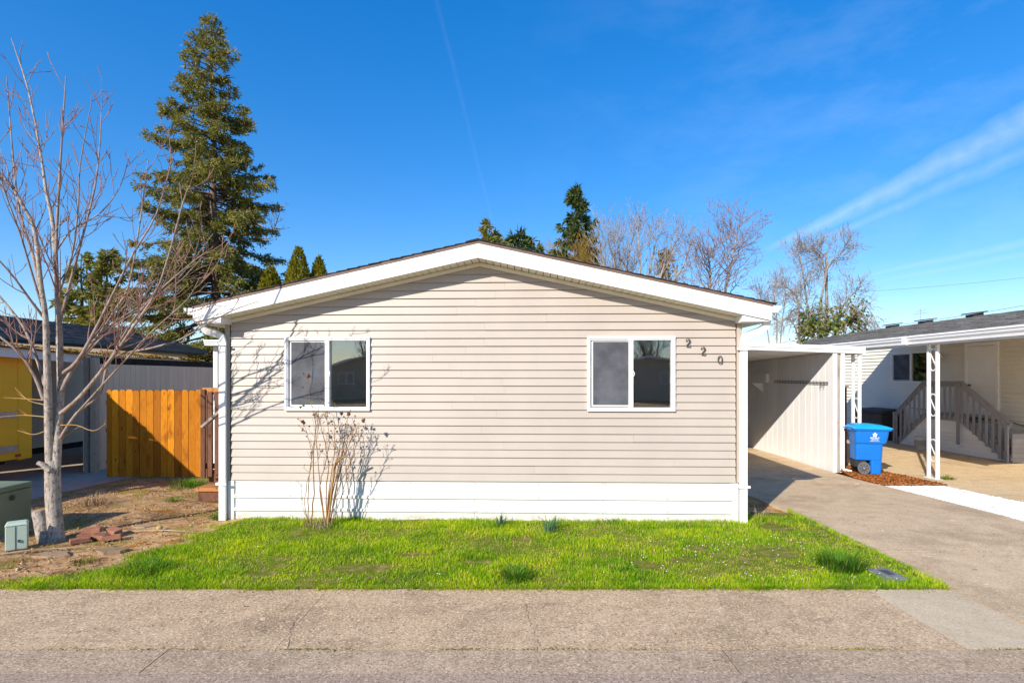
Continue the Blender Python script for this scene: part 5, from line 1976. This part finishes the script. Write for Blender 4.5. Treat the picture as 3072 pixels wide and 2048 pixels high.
tb2.build('branches', M['maple_twig'], mp)
tb3.build('twigs', M['maple_twig'], mp)
so_b = TubeBatch(5)
for p_ in [[(133, 1200), (80, 1196), (10, 1192)], [(142, 1290), (100, 1303), (52, 1290)], [(182, 1320), (215, 1292), (245, 1277)], [(182, 1275), (230, 1275), (280, 1292), (318, 1270)], [(140, 1215), (85, 1200), (45, 1163)], [(136, 1250), (70, 1245), (0, 1250)]]:
    pts, a_, b_ = limb(p_, rt.uniform(-.3, .3), .007, .003)
    grow(rt, [so_b, so_b], pts, .007, .003, 0, dict(levels=1, dens=[4], start=[.4], angle=(20, 50), len=[.16], up=.1, wig=.15, rr=.6, rmin=.003))
so_b.build('shoots', M['twig_orange'], mp)
stb = TubeBatch(12)
stb.add([tuple(at(140, 1640, TY - .05)), tuple(at(128, 1590, TY - .04)), tuple(at(116, 1532, TY - .03))], [.085, .078, .072])
sto = stb.build('stump', M['maple_bark'], mp)
c_ = at(116, 1532, TY - .03)
MB().lathe([(.001, .004), (.07, .0)], 12, tuple(c_)).build('cut_face', M['tanwood'], mp)
q = at(150, 1400, TY - .09)
MB().tube([at(150, 1410, TY - .06), at(128, 1393, TY - .1), at(112, 1387, TY - .12)], [.045, .030, .026], 9).build('branch_stub', M['maple_bark'], mp)

# ---- rose bush by the left window
rb = thing('rose_bush', 'leggy dormant rose bush with withered heads below the left window', 'shrub', (-2.70, 7.48, 0))
rr_ = random.Random(5)
can, dead, hd = TubeBatch(6), TubeBatch(8), MB()


def rp_(x, y, d=0):
    return at(x, y, 7.50 + d) - Vector((-2.70, 7.48, 0))


canes = [([(932, 1568), (942, 1480), (940, 1380), (946, 1290), (940, 1240), (930, 1190), (925, 1130)], .010, .05), ([(925, 1565), (925, 1500), (932, 1400), (945, 1310), (955, 1250)], .008, .1),
         ([(975, 1570), (965, 1490), (955, 1400), (950, 1320), (958, 1265), (950, 1235)], .008, .0), ([(982, 1565), (978, 1480), (985, 1400), (975, 1330), (962, 1270), (968, 1240)], .010, .1),
         ([(978, 1565), (990, 1450), (1000, 1380), (1005, 1310), (1000, 1250)], .009, -.05), ([(985, 1565), (1000, 1470), (1020, 1380), (1038, 1300), (1045, 1245)], .012, .05),
         ([(990, 1565), (1010, 1450), (1030, 1370), (1060, 1310), (1078, 1270)], .009, .12), ([(990, 1565), (1012, 1470), (1050, 1390), (1075, 1320), (1092, 1280)], .008, -.1),
         ([(972, 1565), (960, 1470), (965, 1430), (985, 1350), (985, 1290), (975, 1230)], .009, .05), ([(925, 1568), (915, 1510), (922, 1450), (935, 1380), (922, 1300), (908, 1268)], .006, .0),
         ([(995, 1565), (1020, 1500), (1040, 1440), (1055, 1400)], .006, .1), ([(985, 1565), (995, 1490), (1000, 1420), (1020, 1330), (1015, 1260)], .008, .15),
         ([(935, 1568), (915, 1540), (906, 1490), (905, 1455)], .004, .0), ([(990, 1565), (1005, 1480), (1025, 1400), (1040, 1350), (1062, 1290), (1055, 1255)], .008, .2)]
for p_, r0, d in canes:
    pts = smooth_poly([rp_(x, y, d * i / len(p_) - .03) for i, (x, y) in enumerate(p_)], 3)
    pts = [q + vrand(rr_, .008) for q in pts]
    grow(rr_, [can, can, can], pts, r0, .003, 0, dict(levels=2, dens=[7.5, 5.5], start=[.40, .3], angle=(22, 55), len=[.20, .09], up=.10, wig=.16, rr=.5, rmin=.0024))
dp_ = smooth_poly([rp_(980, 1568), rp_(990, 1490), rp_(1000, 1430), rp_(1004, 1398), rp_(1022, 1376), rp_(1045, 1362)], 3)
dead.add([tuple(p) for p in dp_], np.linspace(.021, .012, len(dp_)))
dp_ = smooth_poly([rp_(983, 1568, -.05), rp_(990, 1520, -.05), rp_(997, 1450, -.04), rp_(1006, 1400, 0), rp_(1020, 1340, .05)], 3)
dead.add([tuple(p) for p in dp_], np.linspace(.016, .008, len(dp_)))
ends = []
for V in can.V:
    k = len(V)
    if rr_.random() < .26:
        e = V[-6:].mean(0)
        if e[2] > .75:
            ends.append(e)
for e in ends[:150]:
    s_ = rr_.uniform(.007, .018)
    hd.add([(e[0] + s_ * rr_.uniform(.6, 1.2) * a, e[1] + s_ * rr_.uniform(.6, 1.2) * b, e[2] + s_ * rr_.uniform(.6, 1.2) * c) for a, b, c in ((1, 0, 0), (0, 1, 0), (-1, 0, 0), (0, -1, 0), (0, 0, 1), (0, 0, -1))],
           [(0, 1, 4), (1, 2, 4), (2, 3, 4), (3, 0, 4), (1, 0, 5), (2, 1, 5), (3, 2, 5), (0, 3, 5)])
for p_ in [(925, 1125), (1045, 1240), (908, 1265), (1022, 1240), (1090, 1262)]:
    e = rp_(*p_)
    for j in range(4):
        s_ = rr_.uniform(.014, .026)
        o_ = vrand(rr_, .02)
        hd.add([(e.x + o_.x + s_ * a, e.y + o_.y + s_ * b, e.z + o_.z + s_ * c * 1.2) for a, b, c in ((1, 0, 0), (0, 1, 0), (-1, 0, 0), (0, -1, 0), (0, 0, 1), (0, 0, -1))],
               [(0, 1, 4), (1, 2, 4), (2, 3, 4), (3, 0, 4), (1, 0, 5), (2, 1, 5), (3, 2, 5), (0, 3, 5)])
can.build('canes', M['rose_cane'], rb)
dead.build('old_wood', M['rose_dead'], rb)
hd.build('withered_heads', M['rose_head'], rb)
lv = MB()
for p_ in [(912, 1216), (903, 1222), (934, 1208)]:
    e = rp_(*p_)
    lv.add([(e.x - .012, e.y, e.z - .025), (e.x + .02, e.y - .015, e.z), (e.x + .008, e.y, e.z + .03), (e.x - .022, e.y - .01, e.z + .01)], [(0, 1, 2, 3)])
lv.build('green_leaves', M['tuft'], rb)
nb = 170
a = NR.uniform(0, 2 * PI, nb)
P = np.stack([NR.uniform(-.12, .25, nb), NR.uniform(-.12, .05, nb), np.full(nb, -.01)], 1)
blades('base_straw', P, NR.uniform(.05, .2, nb), NR.uniform(.002, .004, nb), NR.uniform(.1, .8, nb), M['straw'], rb)


# ---- conifers
def sprays(P, D, ln, wd, mat, name, parent):
    """small needle sprays: kinked slips of foliage at points P along directions D"""
    n_ = len(P)
    D = D / (np.linalg.norm(D, axis=1)[:, None] + 1e-9)
    rv_ = NR.normal(0, 1, (n_, 3))
    S = np.cross(D, rv_)
    S /= np.linalg.norm(S, axis=1)[:, None] + 1e-9
    ln, wd = ln[:, None], wd[:, None]
    p0 = P
    p1 = P + D * ln * .5 + S * wd
    p2 = P + D * ln
    p3 = P + D * ln * .5 - S * wd
    V = np.stack([p0, p1, p2, p3], 1).reshape(-1, 3)
    F = (np.arange(n_) * 4)[:, None] + np.array([[0, 1, 2, 3]])
    return np_mesh(name, V, F, mat, parent, 4)


def conifer(root, H, left, right, seed, mat, zlow=1.5, nbr=330, fol=26, sp=(.18, .34), gap=.12, lean=0.0, droop=.25, bark_m='brown_bark', rbase=.3, front=1.0):
    """spruce-like tree: left/right give half-widths against height fraction from the top"""
    r = random.Random(seed)
    tr = TubeBatch(10)
    zs = np.linspace(0, H, 14)
    tr.add([(lean * (z / H) ** 1.0 + .05 * math.sin(z), .04 * math.cos(z * 1.3), z) for z in zs], np.interp(zs, [0, H], [rbase, .02]))
    br = TubeBatch(4)
    PP, DD, LL = [], [], []
    for i in range(nbr):
        u = (i + r.random()) / nbr                       # 0 top, 1 bottom
        u = u ** .8
        z = H - u * (H - zlow)
        if r.random() < gap:
            continue
        a = r.uniform(0, 2 * PI)
        cx = math.cos(a)
        hl = np.interp(u, *left)
        hr = np.interp(u, *right)
        w = cx * .5 + .5
        Lb = (hl * (1 - w) + hr * w) * r.uniform(.42, 1.12)
        if abs(math.sin(a)) > .7:
            Lb *= front
        x0 = lean * z / H
        d = Vector((cx, math.sin(a), .30 - .55 * u + r.uniform(-.12, .12)))
        k = 7
        pts = [Vector((x0, 0, z))]
        for j in range(k):
            t = j / (k - 1)
            d2 = Vector((d.x, d.y, d.z - droop * math.sin(t * PI * .75) + .30 * t * t)).normalized()
            pts.append(pts[-1] + d2 * Lb / k)
        br.add([tuple(p) for p in pts], np.linspace(.018 + .012 * Lb, .006, k + 1))
        nsub = max(3, int(Lb * 5.4))
        for j in range(nsub):
            t = r.uniform(.22, 1) ** .7
            f = t * k
            ii = min(int(f), k - 1)
            p = pts[ii].lerp(pts[ii + 1], f - ii)
            dd = (pts[ii + 1] - pts[ii]).normalized()
            sd = dd.cross(Vector((0, 0, 1))).normalized() * r.choice((-1, 1))
            ls = (.22 + .20 * Lb * (1.05 - t) + .10) * r.uniform(.6, 1.2)
            dv = (dd * .65 + sd * r.uniform(.3, 1) + Vector((0, 0, r.uniform(-.55, .12)))).normalized()
            nf = int(fol * ls * r.uniform(.7, 1.3)) + 5
            tt = np.array([r.random() for _ in range(nf)])
            base = np.array(p)[None] + np.array(dv)[None] * (tt * ls)[:, None]
            base[:, 2] -= .22 * ls * tt ** 2
            PP.append(base + NR.normal(0, .045, (nf, 3)))
            DD.append(np.array(dv)[None] * .7 + NR.normal(0, .55, (nf, 3)) + np.array([0, 0, -.28]))
        # tip
        nf = 14
        PP.append(np.array(pts[-1])[None] + NR.normal(0, .07, (nf, 3)))
        DD.append(np.array(d)[None] + NR.normal(0, .5, (nf, 3)))
    P, D = np.concatenate(PP), np.concatenate(DD)
    tr.build('trunk', M[bark_m], root)
    br.build('boughs', M[bark_m], root)
    cr = sprays(P, D, NR.uniform(sp[0], sp[1], len(P)), NR.uniform(.022, .05, len(P)) * sp[1] / .34, mat, 'crown', root)
    return len(P)


SY = 28.0
k_ = SY / 1640
sproot = thing('spruce_tree', 'tall shaggy spruce towering behind the left fence', 'tree', ((655 - 1536) * k_, SY, -.25))
Hs = CAMH + 1085 * k_ + .25
uu = [0, .06, .13, .23, .36, .5, .62, .72, .82, 1]
ns = conifer(sproot, Hs, (uu, [.15, .7, 1.25, 2.0, 2.9, 3.6, 3.9, 4.5, 4.9, 4.6]), (uu, [.15, .75, 1.2, 1.5, 2.1, 3.3, 3.0, 3.9, 3.7, 3.2]), 3, M['needle'], 1.5, 500, 62, (.10, .25), .12, -.38, .30)
print('spruce sprays', ns)
# dead bough on the right of the spruce
db = TubeBatch(4)
rdb = random.Random(4)
o0 = at(700, 640, SY) - Vector(sproot.location)
pts = [o0, at(760, 665, SY) - Vector(sproot.location), at(815, 690, SY) - Vector(sproot.location), at(835, 650, SY) - Vector(sproot.location), at(845, 615, SY) - Vector(sproot.location)]
grow(rdb, [db, db, db], smooth_poly(pts, 3), .06, .012, 0, dict(levels=2, dens=[3.5, 5], start=[.5, .2], angle=(30, 70), len=[.9, .35], up=.1, wig=.2, rr=.5, rmin=.010))
db.build('dead_bough', M['grey_twig'], sproot)


def place_conifer(name, label, x_top, y_top, Yd, wl_, wr_, seed, mat, nbr=120, fol=20, sp=(.3, .6), group=None, zl=1.0, gap=.05, lean=0):
    k = Yd / 1640
    g0 = gz(Yd) - .05
    ro = thing(name, label, 'tree', ((x_top - 1536) * k, Yd, g0), 0, group)
    Hc = CAMH + (1130 - y_top) * k - g0
    conifer(ro, Hc, wl_, wr_, seed, mat, zl, nbr, fol, sp, gap, lean)
    return ro


U = [0, .2, .5, 1]
place_conifer('conifer', 'small far conifer left of the spruce, the taller of two', 322, 750, 46, (U, [.2, 1.0, 1.9, 2.6]), (U, [.2, 1.0, 1.8, 2.4]), 8, M['needle'], 120, 16, (.4, .8))
place_conifer('conifer', 'small far conifer behind the maple trunk, left of its taller neighbour', 245, 760, 47, (U, [.2, .9, 1.8, 2.6]), (U, [.2, .9, 1.6, 2.3]), 9, M['needle'], 110, 14, (.4, .8), None, 1.0, .2)
place_conifer('fir_tree', 'dark blue-green fir rising behind the right roof slope', 1735, 560, 44, ([0, .15, .35, .6, 1], [.15, 1.1, 1.8, 2.4, 3]), ([0, .15, .35, .6, 1], [.15, 1.0, 1.7, 2.2, 3]), 12, M['needle2'], 190, 22, (.35, .7), None, 3, .12)
place_conifer('conifer', 'rounded olive conifer peeking over the gable ridge', 1475, 680, 40, (U, [.55, 1.0, 1.6, 2]), (U, [.55, 1.0, 1.6, 2]), 14, M['needle'], 130, 22, (.35, .7))
place_conifer('conifer', 'narrow conifer just right of the gable ridge, tallest of its pair', 1552, 668, 39, (U, [.2, .55, 1.0, 1.5]), (U, [.25, .55, .9, 1.4]), 15, M['needle2'], 90, 20, (.35, .7), None, 2, .25)
place_conifer('conifer', 'lower conifer just right of the gable ridge beside a narrow taller one', 1600, 715, 39, (U, [.3, .6, 1.0, 1.5]), (U, [.3, .7, 1.1, 1.5]), 16, M['needle2'], 80, 20, (.35, .7), None, 2, .2)


def arborvitae(label, x_top, y_top, Yd, rad, seed):
    """dense flame-shaped cedar: upright flat sprays over a core"""
    k = Yd / 1640
    g0 = gz(Yd) - .05
    ro = thing('arborvitae', label, 'tree', ((x_top - 1536) * k, Yd, g0), 0, 'arborvitae behind the left roof slope')
    H = CAMH + (1130 - y_top) * k - g0
    tb_ = TubeBatch(8)
    tb_.add([(0, 0, 0), (0, 0, H * .5), (0, 0, H * .95)], [.12, .08, .01])
    tb_.build('trunk', M['brown_bark'], ro)
    n_ = 22000
    u = NR.uniform(0, 1, n_) ** .62
    z = H * (1 - u)
    prof = rad * np.interp(u, [0, .05, .16, .35, .7, 1], [.03, .22, .52, .82, 1, .95])
    a = NR.uniform(0, 2 * PI, n_)
    nz = np.array([mnoise.noise(Vector((math.cos(q) * 2.2 + seed, math.sin(q) * 2.2, w * 1.5))) for q, w in zip(a, z)])
    rr2 = prof * (1 + .22 * nz) * (1 - .38 * NR.uniform(0, 1, n_) ** 2)
    P = np.stack([rr2 * np.cos(a), rr2 * np.sin(a), z], 1)
    D = np.stack([np.cos(a) * .45, np.sin(a) * .45, np.full(n_, 1.0)], 1) + NR.normal(0, .25, (n_, 3))
    sprays(P, D, NR.uniform(.12, .26, n_), NR.uniform(.025, .05, n_), M['thuja'], 'crown', ro)


arborvitae('golden arborvitae, the lowest and leftmost of three over the left roof slope', 812, 800, 26.5, .95, 1)
arborvitae('tallest golden arborvitae in the middle of three over the left roof slope', 896, 745, 26.5, 1.0, 2)
arborvitae('small golden arborvitae, rightmost of three over the left roof slope', 957, 772, 27.0, .8, 3)


# ---- bare trees behind the right roof slope
def bare_tree(name, label, stems_px, Yd, seed, cfg, mats=('grey_bark', 'grey_twig'), r0=.16, group=None, dspread=1.6):
    r = random.Random(seed)
    k = Yd / 1640
    bx = sum(s[0][0] for s in stems_px) / len(stems_px)
    g0 = gz(Yd) - .05
    loc = Vector(((bx - 1536) * k, Yd, g0))
    ro = thing(name, label, 'tree', loc, 0, group)
    b0, b1, b2 = TubeBatch(8), TubeBatch(5), TubeBatch(3)
    for s in stems_px:
        de = r.uniform(-dspread, dspread)
        pts = [at(x, y + 28 * i / (len(s) - 1), Yd + de * i / (len(s) - 1)) - loc for i, (x, y) in enumerate(s)]
        if pts[0].z > .3:
            pts = [Vector((pts[0].x * .7, pts[0].y * .7, 0))] + pts
        pts = smooth_poly(pts, 3)
        grow(r, [b0, b1, b2, b2], pts, r0, .012, 0, cfg)
    b0.build('trunk', M[mats[0]], ro)
    b1.build('branches', M[mats[1]], ro)
    b2.build('twigs', M[mats[1]], ro)
    return ro


cA = dict(levels=3, dens=[2.0, 2.6, 2.6], start=[.38, .2, .1], angle=(22, 50), len=[2.3, 1.15, .5], up=.13, wig=.12, rr=.36, rmin=.0125)
bare_tree('bare_tree', 'fine multi-stemmed bare tree right of the dark fir', [[(1850, 1000), (1845, 800), (1830, 720), (1818, 650)], [(1870, 1000), (1880, 800), (1895, 710), (1900, 655)], [(1900, 1000), (1920, 800), (1915, 700), (1918, 640)],
          [(1925, 1000), (1950, 800), (1965, 720), (1975, 675)], [(1940, 1000), (1985, 810), (2020, 720), (2045, 680)], [(1950, 1000), (2010, 850), (2050, 780), (2072, 700)], [(1880, 1000), (1900, 850), (1860, 750), (1850, 670)], [(1860, 1000), (1815, 800), (1800, 720), (1795, 670)]], 36, 31, cA, ('grey_bark', 'grey_twig'), .12)
cB = dict(levels=3, dens=[3.6, 2.5, 2.3], start=[.28, .15, .1], angle=(38, 64), len=[3.6, 1.3, .5], up=.12, wig=.12, rr=.34, rmin=.014)
bare_tree('bare_tree', 'upright purplish bare tree with single pale trunk over the right eave', [[(2165, 1000), (2172, 890), (2190, 790), (2208, 700), (2222, 620)], [(2130, 1000), (2130, 850), (2128, 770), (2120, 720)]], 34, 33, cB, ('grey_bark', 'lilac_twig'), .15)
cC = dict(levels=3, dens=[2.8, 4.2, 4.0], start=[.42, .15, .15], angle=(25, 62), len=[1.9, 1.0, .5], up=.05, wig=.18, rr=.36, rmin=.010)
bare_tree('bare_tree', 'ivy-clad pollarded bare tree behind the carport roof', [[(2450, 1060), (2425, 930), (2415, 850), (2405, 770), (2390, 715)], [(2455, 1060), (2460, 920), (2475, 830), (2485, 780), (2520, 740), (2550, 705)], [(2480, 800), (2465, 760), (2440, 715)],
          [(2400, 1060), (2395, 900), (2370, 850), (2345, 830)], [(2500, 1060), (2520, 930), (2545, 880), (2560, 850)]], 32, 35, cC, ('grey_bark', 'grey_twig'), .10)
iv = bpy.data.objects['bare_tree.002']
cD = dict(levels=2, dens=[5.5, 6], start=[.2, .15], angle=(25, 75), len=[1.3, .6], up=-.16, wig=.22, rr=.5, rmin=.009)
for s_, (lab, stems_) in enumerate([('drooping tangled thicket below the ivy-clad tree', [[(2440, 1050), (2420, 950), (2400, 900), (2370, 930)], [(2450, 1050), (2480, 940), (2540, 900), (2590, 930), (2620, 970)], [(2500, 1050), (2530, 960), (2570, 950), (2600, 1000)],
                                     [(2440, 1050), (2430, 930), (2455, 900), (2480, 930)], [(2400, 1050), (2380, 960), (2350, 940), (2330, 970)], [(2520, 1050), (2560, 920), (2600, 900), (2640, 960)]]),
                                    ('small bare tree between the purplish tree and the ivy-clad tree', [[(2330, 1050), (2330, 930), (2320, 860), (2330, 800)], [(2310, 1050), (2290, 920), (2280, 850)], [(2340, 1050), (2350, 920), (2360, 850)]])]):
    bare_tree('bare_tree', lab, stems_, 31 if s_ == 0 else 35, 40 + s_, cD if s_ == 0 else cC, ('grey_bark', 'grey_twig'), .06)
# ivy leaves on the pollard
n = 3600
cx = NR.choice([0, 1, 2], n, p=[.35, .4, .25])
cen = np.array([(2425, 985, 25, 45), (2490, 975, 38, 42), (2565, 955, 30, 40)])[cx]
pxs = cen[:, 0] + NR.normal(0, 1, n) * cen[:, 2] * .62
pys = cen[:, 1] + NR.normal(0, 1, n) * cen[:, 3] * .62
nz = np.array([mnoise.noise(Vector((x * .06, y * .06, 2))) for x, y in zip(pxs, pys)])
k = nz > -.12
pxs, pys = pxs[k], pys[k]
n = len(pxs)
Yd = 31.4 + NR.normal(0, .5, n)
P = np.stack([(pxs - 1536) / 1640 * Yd, Yd, CAMH + (1130 - pys) / 1640 * Yd], 1) - np.array(iv.location)[None]
sprays(P, NR.normal(0, 1, (n, 3)), NR.uniform(.12, .22, n), NR.uniform(.05, .09, n), M['ivy'], 'ivy', iv)
# amber willow thicket before the fir
wlr = thing('willow', 'amber twigged willow thicket in front of the dark fir', 'shrub', at(1790, 1130, 41) + Vector((0, 0, -2.3)))
wb = TubeBatch(3)
rw = random.Random(77)
for i in range(60):
    a = rw.uniform(0, 2 * PI)
    x0 = rw.gauss(0, .8)
    h = rw.uniform(9.3, 12.9)
    sx_ = rw.gauss(-.4, 1.2)
    pts = [Vector((x0, rw.gauss(0, .6), 0)), Vector((x0 + sx_ * .3, 0, h * .4)), Vector((x0 + sx_ * .7, rw.gauss(0, .5), h * .75)), Vector((x0 + sx_ * 1.3, rw.gauss(0, .8), h))]
    grow(rw, [wb, wb, wb], smooth_poly(pts, 3), .05, .012, 0, dict(levels=2, dens=[1.6, 3.2], start=[.6, .1], angle=(18, 45), len=[1.5, .7], up=.05, wig=.14, rr=.5, rmin=.012))
wb.build('stems', M['willow'], wlr)
tb_ = thing('mossy_shrub', 'golden mossy clump at the foot of the multi-stemmed bare tree', 'shrub', at(1995, 1130, 38) + Vector((0, 0, -2.3)))
n = 2600
u = NR.uniform(0, 1, n)
P = np.stack([NR.normal(0, .55, n) * (1.1 - u * .6), NR.normal(0, .5, n), 2 + u * 9.0], 1)
sprays(P, NR.normal(0, .6, (n, 3)) + np.array([0, 0, .6]), NR.uniform(.2, .4, n), NR.uniform(.03, .07, n), M['willow'], 'foliage', tb_)
tq = TubeBatch(5)
tq.add([(0, 0, 0), (0.1, 0, 5), (0, 0, 10)], [.15, .1, .03])
tq.build('trunk', M['grey_bark'], tb_)

# ------------------------------------------------------------------ across the street (seen mirrored in the panes)
for i, (hx, lab) in enumerate([(9.5, 'beige house across the street mirrored in the right window'), (-15.5, 'beige house across the street mirrored in the left window')]):
    h2 = thing('street_house', lab, 'house', (hx, -33, 0), PI + R(4 if i == 0 else -3), 'houses across the street')
    siding(h2, -4, 4, .5, 2.9, .2, M['beige_house'])
    MB().box(-4, 4, .003, 10, 0, 2.9).build('walls', M['beige_house'], h2)
    MB().prism([(-4, 2.9), (4, 2.9), (0, 3.8)], 'y', .003, 10).build('gable', M['beige_house'], h2)
    for s in (-1, 1):
        MB().hexa([(0, -.35, 3.85), (s * 4.35, -.35, 2.87), (s * 4.35, 10.2, 2.87), (0, 10.2, 3.85), (0, -.35, 4.0), (s * 4.35, -.35, 3.02), (s * 4.35, 10.2, 3.02), (0, 10.2, 4.0)]).build('roof', M['shingle_char'], h2)
        MB().hexa([(0, -.40, 3.80), (s * 4.35, -.40, 2.82), (s * 4.35, -.36, 2.82), (0, -.36, 3.80), (0, -.40, 4.0), (s * 4.35, -.40, 3.02), (s * 4.35, -.36, 3.02), (0, -.36, 4.0)]).build('barge_board', M['white'], h2)
    slider_window(h2, -1.8, 1.4, 2.4, 1.3)
    slider_window(h2, 1.9, 1.4, 2.4, 1.3)
for i, (tx, ty, lab) in enumerate([(12.0, -44, 'bare tree across the street mirrored in the right window'), (5.0, -47, 'far bare tree across the street left in the right window mirror'), (-19, -44, 'bare tree across the street mirrored in the left window')]):
    rs = random.Random(90 + i)
    ro = thing('bare_tree', lab, 'tree', (tx, ty, -.05))
    b0, b1 = TubeBatch(7), TubeBatch(3)
    for j in range(5):
        d = Vector((rs.uniform(-1, 1), rs.uniform(-1, 1), 0))
        pts = [Vector((0, 0, 0)), Vector((0, 0, 2.2)), Vector((0, 0, 3.2)) + d * .6, Vector((0, 0, 6)) + d * 1.6, Vector((0, 0, 9.2)) + d * 2.6]
        grow(rs, [b0, b1, b1], smooth_poly(pts, 3), .16, .02, 0, dict(levels=2, dens=[2.6, 2.8], start=[.35, .2], angle=(25, 55), len=[2.6, 1.1], up=.12, wig=.12, rr=.4, rmin=.02))
    b0.build('trunk', M['brown_bark'], ro)
    b1.build('branches', M['brown_bark'], ro)
